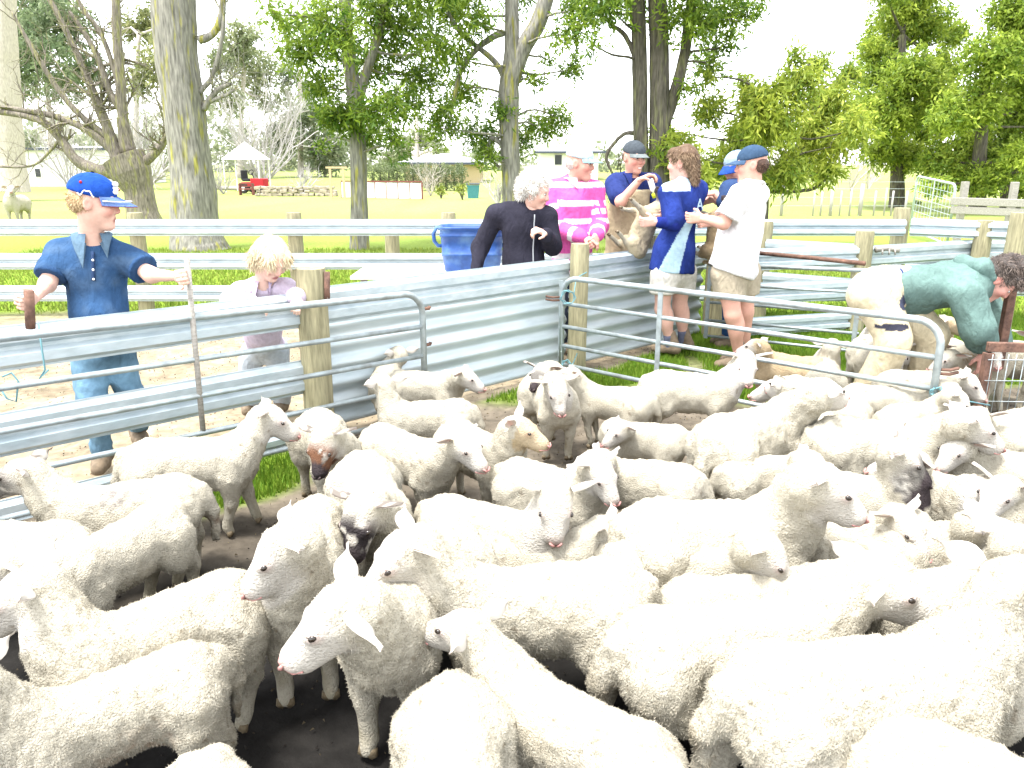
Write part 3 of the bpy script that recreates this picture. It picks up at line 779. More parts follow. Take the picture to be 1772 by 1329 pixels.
tree('bare pollarded tree with a knotted bole and long smooth branches', 21.0,
     [([(252, 392), (246, 365), (240, 330), (228, 300), (214, 272)], [32, 26, 23, 33, 35])], (), 'bark', 17,
     limbs=[([(212, 300), (170, 295), (130, 275), (100, 235), (60, 205), (-30, 190)], [12, 11, 9, 7, 6, 4]), ([(205, 275), (185, 220), (165, 170), (145, 120), (118, 60), (70, -30)], [14, 9, 8, 6, 5, 4]),
            ([(222, 262), (212, 200), (208, 130), (202, 60), (200, -40)], [14, 9, 9, 8, 7]), ([(245, 285), (275, 258), (292, 228), (300, 180)], [9, 7, 6, 4]), ([(200, 262), (150, 225), (90, 200), (0, 185)], [10, 7, 5, 3]),
            ([(218, 200), (190, 160), (165, 90), (120, 20)], [7, 6, 5, 3]), ([(215, 180), (180, 70), (140, 10), (120, -40)], [5, 4, 4, 3]), ([(105, 240), (60, 285), (0, 288)], [3, 2, 2]), ([(190, 240), (120, 180), (60, 90), (20, 20)], [6, 5, 4, 2])], twig=9, sides=18, rough=0.09)
tree('thick pale peeling trunk at the far end of the paddock beside a log pile', 32.0, [([(18, 330), (14, 280), (10, 200), (5, 80), (0, -60)], [32, 26, 24, 22, 20])], (), 'bark_pale', 19, sides=14)
# distant gums, bright-air paleness painted into their leaf colours
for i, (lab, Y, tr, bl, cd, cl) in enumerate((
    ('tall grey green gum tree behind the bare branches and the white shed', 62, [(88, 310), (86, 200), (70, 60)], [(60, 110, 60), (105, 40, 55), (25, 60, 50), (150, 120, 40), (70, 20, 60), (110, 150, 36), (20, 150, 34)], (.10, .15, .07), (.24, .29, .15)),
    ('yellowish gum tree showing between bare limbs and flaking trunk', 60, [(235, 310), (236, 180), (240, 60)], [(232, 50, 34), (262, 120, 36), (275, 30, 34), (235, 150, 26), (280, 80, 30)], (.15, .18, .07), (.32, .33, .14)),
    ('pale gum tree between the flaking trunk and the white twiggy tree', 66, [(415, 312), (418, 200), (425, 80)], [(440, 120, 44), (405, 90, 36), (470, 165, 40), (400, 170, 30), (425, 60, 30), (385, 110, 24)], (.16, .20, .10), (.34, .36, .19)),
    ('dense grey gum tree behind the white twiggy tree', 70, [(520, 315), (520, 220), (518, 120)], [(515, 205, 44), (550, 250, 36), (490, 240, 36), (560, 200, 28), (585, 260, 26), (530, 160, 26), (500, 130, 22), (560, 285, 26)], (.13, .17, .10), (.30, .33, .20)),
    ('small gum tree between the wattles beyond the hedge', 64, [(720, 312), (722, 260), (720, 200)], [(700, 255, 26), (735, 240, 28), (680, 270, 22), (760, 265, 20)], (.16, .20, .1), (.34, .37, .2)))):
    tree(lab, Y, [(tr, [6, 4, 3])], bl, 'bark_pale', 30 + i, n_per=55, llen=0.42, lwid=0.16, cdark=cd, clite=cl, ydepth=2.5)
# the twiggy white trees and shrubs
def bare_bush(label, px, py0, py1, Y, seed, nstem=9, depth=3, m='twig', wide=0.9, name='tree', cat='tree', r0=2.2, nb=3):
    rng = random.Random(seed); mp = MPP(Y, 2); base = A(px, py0, Y); base.z = gz(0, Y); Ht = (py0 - py1) * mp
    root = empty(name, base, 0, label, cat)
    mb = MB()
    for k in range(nstem):
        d = V(rng.uniform(-wide, wide), rng.uniform(-wide, wide), rng.uniform(.8, 1.3)).normalized()
        twigs(mb, V(0, 0, 0), d, Ht * rng.uniform(.45, .6), r0 * mp, depth, rng, nb, 3, 0.3, 0.7)
    o = mb.build('branches', M[m], root); return root
bare_bush('rounded leafless tree with dense whitish twigs behind the gazebo', 455, 318, 140, 46, 1, 16, 4, wide=.75, nb=3, r0=2.6)
bare_bush('wide leafless tree with a haze of pale twigs behind the pollarded tree', 255, 318, 150, 44, 21, 14, 4, wide=.9, nb=3, r0=2.2)
bare_bush('leafless pale twiggy tree in front of the white shed', 120, 318, 160, 43, 22, 12, 4, wide=.95, nb=3, r0=2.0)
bare_bush('leafless pale fruit tree beside the stone wall', 520, 330, 268, 37, 2, 7, 3, r0=1.6)
bare_bush('leafless pale shrub between the flaking trunk and the gazebo', 385, 318, 262, 38, 3, 8, 3, r0=1.4)
bare_bush('leafless reddish shrub in front of the clipped hedge', 745, 335, 268, 36, 4, 8, 3, m='bark_pale', r0=1.0)
bare_bush('leafless white vine shrub beside the teal bin', 862, 345, 290, 30, 5, 7, 3, r0=1.8, name='shrub', cat='shrub')
bare_bush('thin leafless sapling between the pink shirt and the cap', 1050, 345, 170, 17, 6, 4, 3, m='bark_dark', wide=.45, r0=1.6)
for i, (px, top) in enumerate(((1352, 255), (1470, 262), (1500, 275))):
    bare_bush(('grey leafless tree in the far paddock behind the wire fence', 'leafless grey tree nearest the tall bushy tree', 'low leafless tree under the bushy tree')[i], px, 345, top, 38 + 3 * i, 10 + i, 4, 3, wide=.6, r0=2.0, m='bark_pale')
def shrub(label, px, py, rpx, Y, seed, cd=(.12, .17, .03), cl=(.34, .36, .06), n=60, flat=.8):
    c = GT(px, py + rpx); Y = Y or c.y; mp = MPP(Y, 1); root = empty('shrub', (A(px, py, Y).x, Y, gz(0, Y)), 0, label, 'shrub'); inv = root.matrix_basis.inverted()
    rng = random.Random(seed); bl = [(A(px + rng.uniform(-.5, .5) * rpx, py + rng.uniform(-.4, .4) * rpx, Y + rng.uniform(-.5, .5) * rpx * mp), rpx * .6 * mp) for _ in range(5)]
    o = leaf_cloud('foliage', bl, root, seed, n, .12, .05, cd, cl); o.matrix_parent_inverse = inv
    mb = MB()
    for c, r in bl: mb.tube([root.location, c], [.03, .01], 5)
    o = mb.build('stems', M['bark_dark'], root); o.matrix_parent_inverse = inv
shrub('yellow flowering shrub standing beside the teal bin', 800, 326, 14, 33, 1)
shrub('lime green shrub in the garden bed behind white panels', 763, 328, 10, 34, 2)
shrub('round dark green bush by the far wire fence', 1406, 352, 8, 40, 3, (.05, .10, .02), (.12, .2, .04))
shrub('second dark green bush by the far wire fence, nearer the bushy tree', 1450, 354, 8, 40, 4, (.05, .10, .02), (.12, .2, .04))
shrub('flax clump with strappy leaves behind the mesh gate', 1587, 356, 12, 30, 5, (.10, .14, .04), (.26, .3, .1))
# clipped hedge
Yh = 42.0; h0, h1 = A(645, 318, Yh), A(800, 318, Yh)
hedge = empty('hedge', ((h0.x + h1.x) / 2, Yh, gz(0, Yh)), 0, 'long clipped grey green hedge in front of the house', 'hedge'); inv = hedge.matrix_basis.inverted()
hb = [(V(h0.x + (h1.x - h0.x) * i / 15, Yh + j * .35, gz(0, Yh) + k), .36) for i in range(16) for j in (-1, 1) for k in (.3, .75, 1.1)]
o = leaf_cloud('foliage', hb, hedge, 5, 130, .10, .05, (.09, .13, .05), (.22, .25, .13), droop=0); o.matrix_parent_inverse = inv
mb = MB()
for i in range(12): mb.tube([V(h0.x + (h1.x - h0.x) * i / 11, Yh, gz(0, Yh) - .1), V(h0.x + (h1.x - h0.x) * i / 11, Yh, gz(0, Yh) + .9)], .05, 5)
o = mb.build('stems', M['bark_dark'], hedge); o.matrix_parent_inverse = inv

# ------------------------------------------------------------------ buildings and garden things
M['cream'] = mat('cream_brick', (0.42, 0.33, 0.20), 0.9, var=.1, scale=9)
M['roof'] = mat('pale_tin_roof', (0.62, 0.63, 0.65), 0.5, var=.05)
M['glass'] = mat('window_glass', (0.03, 0.035, 0.04), 0.1, spec=.6)
M['trim'] = mat('dark_trim', (0.05, 0.06, 0.08), 0.6)
M['red'] = mat('red_paint', (0.35, 0.012, 0.02), 0.35, var=.15)
M['stone'] = mat('garden_stone', (0.30, 0.26, 0.20), 0.95, var=.4, scale=3)
M['teal'] = mat('teal_plastic', (0.05, 0.19, 0.22), 0.5, var=.1)
M['canvas'] = mat('white_canvas', (0.75, 0.75, 0.73), 0.8)
M['redbrown'] = mat('redbrown_paint', (0.16, 0.05, 0.04), 0.7)
def house(label, px0, px1, pye, pyr, Y, depth, wallm, windows, doors=(), base=None, name='house', over=.5):
    z0 = gz(0, Y) - .3 if base is None else base; mp = MPP(Y, 2)
    x0, x1 = A(px0, 300, Y).x, A(px1, 300, Y).x; ze, zr = A(0, pye, Y).z, A(0, pyr, Y).z
    root = empty(name, ((x0 + x1) / 2, Y, z0), 0, label, 'building'); w = x1 - x0
    mb = MB(); mb.box((0, depth / 2, (ze - z0) / 2), (w, depth, ze - z0)); mb.build('wall', M[wallm], root)
    H = ze - z0; o_ = over; rr = zr - z0; hip = min(depth / 2, w / 2.2)
    mb = MB(); P = [V(-w / 2 - o_, -o_, H), V(w / 2 + o_, -o_, H), V(w / 2 + o_, depth + o_, H), V(-w / 2 - o_, depth + o_, H), V(-w / 2 + hip, depth / 2, rr), V(w / 2 - hip, depth / 2, rr)]
    mb.add(P, [(0, 1, 5, 4), (1, 2, 5), (2, 3, 4, 5), (3, 0, 4), (0, 3, 2, 1)]); rf = mb.build('roof', M['roof'], root)
    mb = MB(); mb.box((0, -o_ - .06, H - .06), (w + 2 * o_, .1, .16)); mb.build('gutter', M['trim'], rf)
    for (wx0, wx1, wy0, wy1) in windows:
        a, b = A(wx0, wy1, Y), A(wx1, wy0, Y); cx = (a.x + b.x) / 2 - root.location.x
        wn_ = MB(); wn_.box((cx, -.03, (a.z + b.z) / 2 - z0), (b.x - a.x + .12, .08, b.z - a.z + .12)); wo_ = wn_.build('window', M['white'], root)
        pn = MB(); pn.box((cx, -.09, (a.z + b.z) / 2 - z0), (b.x - a.x, .05, b.z - a.z)); pn.build('pane', M['glass'], wo_)
    return root
house('cream brick house with pale tin roof behind the clipped hedge', 700, 830, 281, 264, 54, 7, 'cream', [(712, 726, 285, 300), (760, 778, 286, 300), (790, 800, 286, 300)])
house('white shed with a dark roof edge behind the bare pollarded tree', 40, 186, 256, 250, 48, 8, 'white', [(64, 70, 292, 306)], name='shed', over=.2)
house('low pale building far behind the pink shirted person', 935, 1035, 262, 250, 60, 7, 'white', [(960, 972, 268, 285)], name='shed')
# gazebo with white canvas roof
q = GT(428, 322); Yg = 41.0; gq = empty('gazebo', (A(428, 300, Yg).x, Yg, gz(0, Yg)), 0, 'garden gazebo with peaked white canvas roof beside the red mower', 'gazebo')
zt = A(0, 276, Yg).z - gz(0, Yg); zp = A(0, 249, Yg).z - gz(0, Yg); w = 32 * MPP(Yg)
mb = MB(); P = [V(-w, -w, zt), V(w, -w, zt), V(w, w, zt), V(-w, w, zt), V(0, 0, zp + .1)]; mb.add(P, [(0, 1, 4), (1, 2, 4), (2, 3, 4), (3, 0, 4), (0, 3, 2, 1)]); mb.build('canopy', M['canvas'], gq)
for sx in (-1, 1):
    for sy in (-1, 1):
        mb = MB(); mb.box((sx * (w - .08), sy * (w - .08), zt / 2 - .1), (.05, .05, zt + .2)); mb.build('post', M['white'], gq)
# ride-on mower
Ym = 38.5; rm = empty('ride_on_mower', (A(441, 308, Ym).x, Ym, gz(0, Ym) + .02), R(-20), 'small red ride-on mower parked by the gazebo', 'mower')
loft([[V(x, y * w_, z) for x, y, w_ in ((-.1, -1, .26), (.62, -1, .22), (.62, 1, .22), (-.1, 1, .26))] for z in (.28, .7)]).build('bonnet', M['red'], rm, bevel=.04)
mb = MB(); mb.box((-.35, 0, .42), (.6, .6, .2)); mb.build('rear_body', M['red'], rm, bevel=.05)
mb = MB(); mb.box((-.4, 0, .62), (.4, .44, .12)); mb.box((-.6, 0, .85), (.1, .44, .45)); mb.build('seat', M['dark'], rm, bevel=.03)
mb = MB(); mb.tube([V(-.05, 0, .7), V(-.16, 0, .95)], .025, 6); mb.tube([V(-.2 + math.cos(t) * .05, math.sin(t) * .17, .97 + math.cos(t) * .12) for t in np.linspace(0, 6.28, 14)], .02, 6); mb.build('steering_wheel', M['dark'], rm)
for x, y, r in ((-.42, .36, .24), (-.42, -.36, .24), (.45, .32, .17), (.45, -.32, .17)):
    mb = MB(); mb.tube([V(x, y - .07, r), V(x, y + .07, r)], r, 16); wh = mb.build('wheel', M['dark'], rm)
    mb = MB(); mb.tube([V(x, y - .08, r), V(x, y + .08, r)], r * .5, 12); mb.build('rim', M['white'], wh)
# garden bench by the mower
Yc = 37.0; gb_ = empty('garden_bench', (A(426, 318, Yc).x, Yc, gz(0, Yc)), 0, 'small red brown slatted bench in front of the gazebo', 'bench')
for z in (.28, .40, .52):
    mb = MB(); mb.box((0, 0, z), (.66, .3 if z < .3 else .03, .06)); mb.build('slat', M['redbrown'], gb_)
for x in (-.3, .3):
    mb = MB(); mb.box((x, .0, .26), (.05, .28, .52)); mb.build('leg', M['redbrown'], gb_)
# garden walls
Yw = 36.0
mb = MB(); rg = random.Random(4)
st = empty('stone_wall', (A(515, 320, Yw).x, Yw, gz(0, Yw)), 0, 'low dry stone garden wall below the leafless fruit tree', 'wall')
L_ = A(585, 320, Yw).x - A(450, 320, Yw).x; x = -L_ / 2
while x < L_ / 2:
    for z in (0.02, .17, .32):
        s = rg.uniform(.1, .17); mb.box((x + rg.uniform(-.06, .06), rg.uniform(-.05, .05), z + .05), (s * 2, .3, s), Matrix.Rotation(rg.uniform(-.3, .3), 3, 'Y'))
    x += .24
o = mb.build('stones', M['stone'], st, bevel=.03); o['kind'] = 'stuff'
Yw = 34.0; p0, p1 = GT(372, 328), GT(528, 334)
mb = MB(); mb.tube([p0 + V(0, 0, .1), p0.lerp(p1, .5) + V(0, 0, .12), p1 + V(0, 0, .12)], [.10, .13, .14], 8, seed=2, rough=.1)
tag(mb.build('fallen_log', M['oldwood'], None, True), 'long grey log edging the garden at the top of the paddock', 'log')
q0 = GT(592, 342); q1 = GT(731, 345)
pf = empty('panel_fence', q0, 0, 'white panels in dark red frames edging the garden', 'fence')
inv = pf.matrix_basis.inverted(); hh = 27 * MPP(q0.y); npan = 7
for k in range(npan):
    a, b = q0.lerp(q1, k / npan), q0.lerp(q1, (k + 1) / npan); mb = MB(); mb.box((a + b) / 2 + V(0, 0, hh / 2), ((b - a).length - .07, .03, hh - .04)); o = mb.build('panel', M['white'], pf); o.matrix_parent_inverse = inv
for k in range(npan + 1):
    mb = MB(); mb.box(q0.lerp(q1, k / npan) + V(0, 0, hh / 2), (.06, .06, hh)); o = mb.build('frame_post', M['redbrown'], pf); o.matrix_parent_inverse = inv
mb = MB(); mb.box((q0 + q1) / 2 + V(0, 0, hh + .03), ((q1 - q0).length, .05, .05), Matrix.Rotation(math.atan2(q1.y - q0.y, q1.x - q0.x), 3, 'Z')); o = mb.build('frame_rail', M['redbrown'], pf); o.matrix_parent_inverse = inv
Yp = 34; pg = empty('pergola', (A(585, 340, Yp).x, Yp, gz(0, Yp)), 0, 'tan timber garden pergola beside the slim wattle trunk', 'pergola')
for sx in (-.28, .28):
    mb = MB(); mb.box((sx, 0, .62), (.09, .09, 1.24)); mb.build('post', M['cream'], pg)
mb = MB(); mb.box((0, 0, 1.28), (.9, .1, .08)); mb.build('beam', M['cream'], pg)
qb = GT(819, 343); bn = empty('wheelie_bin', qb, 0, 'teal plastic bin standing in the garden', 'bin'); w = 11 * MPP(qb.y)
loft([rsq(w * .8, w * .7, 0, .04, 3), rsq(w, w * .9, 22 * MPP(qb.y), .04, 3)]).build('body', M['teal'], bn)
mb = MB(); mb.box((0, 0, 24 * MPP(qb.y)), (w * 2.1, w * 2, .06)); mb.build('lid', M['trim'], bn, bevel=.01)
# log pile under the pale trunk
rg = random.Random(8)
for k, (px, py, lab) in enumerate(((5, 318, 'short cut log leaning at the foot of the pale trunk'), (70, 319, 'broken grey branch lying in the grass beyond the sheep'), (38, 321, 'split log lying beside the pale trunk'))):
    q = GT(px, py); mb = MB(); an = rg.uniform(-.3, .3); mb.tube([q + V(-.6, 0, .12), q + V(0, .05, .14), q + V(.6, an, .1)], [.13, .12, .1], 8, seed=k, rough=.1)
    tag(mb.build('log', M['oldwood'], None, True), lab, 'log')
# wire fence, mesh gate and timber rails on the right
wf = empty('wire_fence', GT(1340, 366), 0, 'far wire fence on slim pale posts by the bushy tree', 'fence'); inv = wf.matrix_basis.inverted()
for px, tp, bt, r in ((1352, 318, 366, .05), (1407, 330, 366, .025), (1420, 330, 366, .03), (1437, 322, 366, .05), (1453, 330, 366, .025), (1470, 325, 366, .03), (1488, 318, 366, .06), (1512, 330, 366, .03), (1530, 325, 366, .025), (1542, 330, 366, .03), (1566, 330, 366, .04)):
    q = GT(px, bt); q.y = 24.0; q.x = A(px, bt, 24).x; q.z = gz(0, 24); mb = MB(); mb.tube([q, V(q.x, q.y, A(px, tp, 24.0).z)], r, 7); o = mb.build('post', M['twig'], wf, True); o.matrix_parent_inverse = inv
for z in (.3, .55, .8, 1.0):
    mb = MB(); mb.tube([V(A(1335, 340, 24).x, 24, gz(0, 24) + z), V(A(1580, 340, 24).x, 24, gz(0, 24) + z)], .006, 4); o = mb.build('wire', M['tube'], wf); o.matrix_parent_inverse = inv
a_, b_ = A(1580, 360, 17.5), A(1648, 360, 15.5)
mg, mP, mi = tube_gate('mesh_gate', 'open paddock gate of steel tube and square wire mesh', a_, b_, (1.27, 0.12), .022, ('a', 'b'), (0.5,), m='galv', sag=(.05, -.08))
for k in range(1, 8):
    mb = MB(); mb.tube([mP(0, .12 + k * .14), mP(1, .12 + k * .14)], .005, 4); o = mb.build('mesh_wire', M['galv'], mg); o.matrix_parent_inverse = mi
for k in range(1, 12):
    mb = MB(); mb.tube([mP(k / 12, .12), mP(k / 12, 1.25)], .005, 4); o = mb.build('mesh_wire', M['galv'], mg); o.matrix_parent_inverse = mi
tr_ = empty('timber_fence', A(1655, 370, 15), 0, 'weathered grey timber rail fence beside the mesh gate', 'fence'); inv = tr_.matrix_basis.inverted()
for py0, py1, th in ((348, 354, .14), (363, 371, .14)):
    a, b = A(1645, py0, 15), A(1850, py1, 14.2); mb = MB(); mb.box((a + b) / 2, ((b - a).length, .05, th), (b - a).to_track_quat('X', 'Z').to_matrix()); o = mb.build('rail', M['oldwood'], tr_, bevel=.01); o.matrix_parent_inverse = inv
for px in (1660, 1745, 1840):
    q = A(px, 385, 15.2 - (px - 1660) * .004); mb = MB(); mb.box((q.x, q.y, .6), (.12, .1, 1.3)); o = mb.build('post', M['oldwood'], tr_, bevel=.01); o.matrix_parent_inverse = inv

# far tree belt closing the view
rg = random.Random(21); fb = []
for px in range(-120, 1120, 26):
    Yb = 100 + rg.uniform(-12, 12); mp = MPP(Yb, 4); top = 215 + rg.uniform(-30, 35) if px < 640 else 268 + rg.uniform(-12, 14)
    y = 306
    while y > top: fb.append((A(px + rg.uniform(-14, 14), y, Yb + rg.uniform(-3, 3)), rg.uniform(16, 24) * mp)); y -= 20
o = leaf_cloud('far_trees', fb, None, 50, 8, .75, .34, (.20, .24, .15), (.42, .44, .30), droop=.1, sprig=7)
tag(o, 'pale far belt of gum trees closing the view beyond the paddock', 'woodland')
# ------------------------------------------------------------------ people
M['skin'] = mat('skin', (.55, .32, .25), 0.6, attr='Col', var=.06, scale=30, spec=.3)
M['cloth'] = mat('cloth', (.3, .3, .3), 0.9, attr='Col', var=.14, scale=14, bump=.25, bscale=120, spec=.08)
def _folds():
    nt = M['cloth'].node_tree; N = nt.nodes; L = nt.links; b = [n for n in N if n.type == 'BUMP'][0]
    tc = [n for n in N if n.type == 'TEX_COORD'][0]; mp = N.new('ShaderNodeMapping'); mp.inputs['Rotation'].default_value = (.3, .5, .2); mp.inputs['Scale'].default_value = (1, 1, .45)
    nz = N.new('ShaderNodeTexNoise'); nz.inputs['Scale'].default_value = 16; nz.inputs['Detail'].default_value = 3; nz.inputs['Distortion'].default_value = 1.2
    L.new(tc.outputs['Object'], mp.inputs['Vector']); L.new(mp.outputs[0], nz.inputs['Vector'])
    b2 = N.new('ShaderNodeBump'); b2.inputs['Strength'].default_value = .5; b2.inputs['Distance'].default_value = .032
    L.new(nz.outputs['Fac'], b2.inputs['Height']); L.new(b2.outputs[0], b.inputs['Normal'])
_folds()
M['hairm'] = mat('hair', (.3, .2, .1), 0.6, attr='Col', var=.2, scale=40, spec=.25, aniso=(1, 1, .3))
M['eyew'] = mat('human_eye', (.03, .02, .015), .2, spec=.5)
M['leather'] = mat('boot_leather', (.16, .12, .08), 0.8, var=.3, scale=14, bump=.3)
SKIN = np.array([.56, .335, .26])
def sph(mb, c, r, ax=None, nu=10, nv_=7):
    vs_, fs = [], []
    for i in range(nv_ + 1):
        th = math.pi * i / nv_
        for k in range(nu):
            ph = 2 * math.pi * k / nu; q = np.array([math.sin(th) * math.cos(ph) * r[0], math.sin(th) * math.sin(ph) * r[1], math.cos(th) * r[2]])
            if ax is not None: q = q @ np.asarray(ax)
            vs_.append(Vector(c) + Vector(q))
    for i in range(nv_):
        for k in range(nu): fs.append((i * nu + k, (i + 1) * nu + k, (i + 1) * nu + (k + 1) % nu, i * nu + (k + 1) % nu))
    mb.add(vs_, fs)
def hand_prims(w, d, n, s=1.0, curl=0.6, flip=1, spread=.0):
    """palm and five separate fingers; d points along the fingers, n is the side they close to"""
    d = Vector(d).normalized(); n = Vector(n); n = (n - d * n.dot(d)).normalized(); sd = d.cross(n) * flip
    pr = []; w = Vector(w); k = .006 * s
    for i in range(4):
        o = sd * ((i - 1.5) * .0195 * s)
        pr.append(Cone(w + o * .55, w + d * (.085 * s) + o, .017 * s, .0125 * s, .016 * s))
    for i, ln in enumerate((.92, 1.05, 1.0, .78)):
        p = w + d * (.086 * s) + sd * ((i - 1.5) * .0205 * s); ang = 0
        for seg, L in enumerate((.042, .027, .021)):
            ang += curl * (0.75, 1.0, .7)[seg] + .05 * i
            q = p + (d * math.cos(ang) + n * math.sin(ang) + sd * (spread * (i - 1.5) * .1)) * (L * ln * s)
            pr.append(Cone(p, q, (.0098, .0090, .0082)[seg] * s, (.0090, .0082, .0072)[seg] * s, k)); p = q
    p = w + d * (.022 * s) - sd * (.028 * s)
    q = p + (d * .55 - sd * .75 + n * .35).normalized() * (.042 * s); pr.append(Cone(p, q, .0145 * s, .0108 * s, .012 * s))
    q2 = q + (d * .8 - sd * .1 + n * (.35 + .5 * curl)).normalized() * (.034 * s); pr.append(Cone(q, q2, .0105 * s, .0085 * s, k))
    return pr
def cat_mesh(parts):
    vs_, fs = [], []; n = 0
    for v, f in parts: vs_.append(v); fs.append(f + n); n += len(v)
    return np.concatenate(vs_), np.concatenate(fs)
class Person:
    def __init__(s, label, base):
        s.root = empty('person', base, 0, label, 'person'); s.o = npv(base)
    def part(s, name, v, f, m, color, parent=None, smooth=True, colfn=None, kind=None):
        c = np.tile(np.array(color, float), (len(v), 1)) if colfn is None else colfn(v)
        o = np_mesh(name, v - s.o, f, M[m], s.root if parent is None else parent, smooth, c)
        if kind: o['kind'] = kind
        return o
    def head(s, c, yaw, pitch=0, roll=0, hs=1.0, face=1.0):
        fw = V(math.cos(R(yaw)) * math.cos(R(pitch)), math.sin(R(yaw)) * math.cos(R(pitch)), math.sin(R(pitch)))
        lat = V(-math.sin(R(yaw)), math.cos(R(yaw)), 0)
        s.hx = axes(fw, V(0, 0, 1) + lat * roll); s.hc = Vector(c); s.hs = hs
        AXm = Matrix([list(r) for r in s.hx]).transposed()
        s.H = lambda x, y, z: s.hc + AXm @ V(x * hs, y * hs, z * hs)
        H = s.H; e = lambda p, r, k=.02, sub=False: Ell(H(*p), [q * hs for q in r], s.hx, k * hs, sub)
        cn = lambda a, b, ra, rb, k=.015: Cone(H(*a), H(*b), ra * hs, rb * hs, k * hs)
        pr = [e((-.012, 0, .035), (.098, .077, .095)), e((.022, 0, -.02), (.070, .064, .085), .03), cn((.03, 0, -.045), (.055, 0, -.088), .052, .032, .025),
              e((.072, 0, -.096), (.022, .026, .018)), cn((.086, 0, .022), (.104, 0, -.018), .010, .012, .012), e((.098, 0, -.024), (.016, .020, .011), .008),
              cn((.075, -.032, .036), (.075, .032, .036), .018, .018, .015), e((.062, .038, -.02), (.03, .026, .028)), e((.062, -.038, -.02), (.03, .026, .028)),
              cn((.084, -.018, -.056), (.084, .018, -.056), .011, .011, .010), cn((.082, -.015, -.071), (.082, .015, -.071), .0105, .0105, .008),
              e((.096, .033, .012), (.014, .017, .012), .008, True), e((.096, -.033, .012), (.014, .017, .012), .008, True), e((.098, 0, -.0635), (.010, .022, .0022), .003, True)]
        for sy in (1, -1): pr += [e((-.008, sy * .079, .0), (.022, .010, .034), .010), e((-.004, sy * .089, .004), (.010, .006, .018), .006, True)]
        s.hprims = pr; return s
    def skin(s, limbs, hands=(), res=.010, tone=SKIN, neck=None, smile=0, rosy=.35):
        H = s.H; hs = s.hs
        base = list(limbs)
        if neck is not None:
            n_ = Cone(H(-.018, 0, -.06), neck, .052 * hs, .058 * hs, .025); base.append(n_)
        base.append(Ell(H(-.012, 0, .02), (.085 * hs, .066 * hs, .088 * hs), s.hx, .02))
        parts = [surf(base, res * 1.25)]
        hp = list(s.hprims)
        if neck is not None: hp.append(Cone(H(-.018, 0, -.06), Vector(neck).lerp(H(-.018, 0, -.06), .5), .0525 * hs, .0555 * hs, .025))
        hv, hf = surf(hp, .0062 * hs); parts.append((hv, hf))
        for hpz in hands: parts.append(surf(hpz, .0048))
        v, f = cat_mesh(parts)
        hl = (v - npv(s.hc)) @ s.hx.T / hs; near = np.linalg.norm(hl, axis=1) < .17
        c = np.tile(np.array(tone, float), (len(v), 1))
        c *= (1 + .07 * vnoise(v * 25, 5))[:, None]
        d = lambda p, r: np.clip(1 - np.linalg.norm((hl - np.array(p)) / np.array(r), axis=1), 0, 1) * near
        red = np.maximum.reduce([d((.075, .045, -.03), (.05, .03, .03)), d((.075, -.045, -.03), (.05, .03, .03)), d((.105, 0, -.02), (.03, .025, .025)), d((-.005, .088, 0), (.03, .03, .04)), d((-.005, -.088, 0), (.03, .03, .04))])[:, None] * rosy * 1.6
        red = np.clip(red, 0, .6); c = c * (1 - red) + np.array([.52, .17, .14]) * red
        lip = (np.clip(2.2 * d((.094, 0, -.064), (.024, .027, .016)), 0, 1) * .85)[:, None]; c = c * (1 - lip) + np.array([.30, .08, .075]) * lip
        if smile:
            te = (np.clip(3 * d((.096, 0, -.0635), (.03, .022, .008)), 0, 1))[:, None]; c = c * (1 - te) + np.array([.75, .72, .66]) * te
        br = (np.clip(2 * np.maximum(d((.088, .034, .038), (.02, .024, .0075)), d((.088, -.034, .038), (.02, .024, .0075))), 0, 1) * .95)[:, None]
        c = c * (1 - br) + np.array(getattr(s, 'brow', (.16, .10, .06))) * br
        s.part('body', v, f, 'skin', None, colfn=lambda q: np.clip(c, .01, .9))
        for sy in (1, -1):
            mb = MB(); sph(mb, H(.0835, sy * .032, .011) - Vector(s.o), (.009 * hs, .013 * hs, .0075 * hs), s.hx); eo = mb.build('eye', mat('eye_white', (.6, .57, .54), .3), s.root, True)
            mb = MB(); sph(mb, H(.0895, sy * .031, .011) - Vector(s.o), (.005 * hs, .0085 * hs, .0072 * hs), s.hx); mb.build('iris', M['eyew'], eo, True)
        return s
    def cloth(s, name, prims, color, res=.011, inf=.012, cuts=(), wr=.006, ws=9, colfn=None, parent=None, seed=1, smooth=2, m='cloth', fold=(1, 1, .45)):
        v, f = surf(prims, res, inf, cuts, smooth); n = vnormals(v, f)
        q = v * np.array(fold)
        rq = q @ np.array([[.8, .1, .6], [-.1, 1, .1], [-.6, 0, .8]]).T * np.array([1, 1, .5])
        rid = (1 - np.abs(vnoise(rq * ws * .7 + 3, seed + 5))) ** 2 + .45 * (1 - np.abs(vnoise(rq * ws * 1.35, seed + 6))) ** 2
        v = v + n * (1.15 * wr * (.6 * vnoise(q * ws + seed * 7, seed) + .25 * vnoise(q * ws * 2.3 + seed, seed + 1) + 1.7 * (rid - .7)))[:, None]
        s.lastv = v
        return s.part(name, v, f, m, color, parent, colfn=colfn)
    def shoe(s, an, d, L=.25, h=.09, color=(.06, .055, .05), name='shoe', top=.0):
        d = Vector(d); d.z = 0; d.normalize(); a = Vector((an[0], an[1], 0)) + d * -.05
        pr = [Cone(a + V(0, 0, .045), a + d * (L * .45) + V(0, 0, .04), .043, .044, .02), Cone(a + d * (L * .45) + V(0, 0, .035), a + d * (L * .78) + V(0, 0, .03), .044, .036, .02), Cone(a + V(0, 0, .05), Vector(an) + V(0, 0, .03 + top), .042, .044, .02)]
        v, f = surf(pr, .009, 0, [((0, 0, 0.004), (0, 0, -1))]); v[:, 2] += max(0, an[2] - .10); return s.part(name, v, f, 'leather', color, colfn=None)
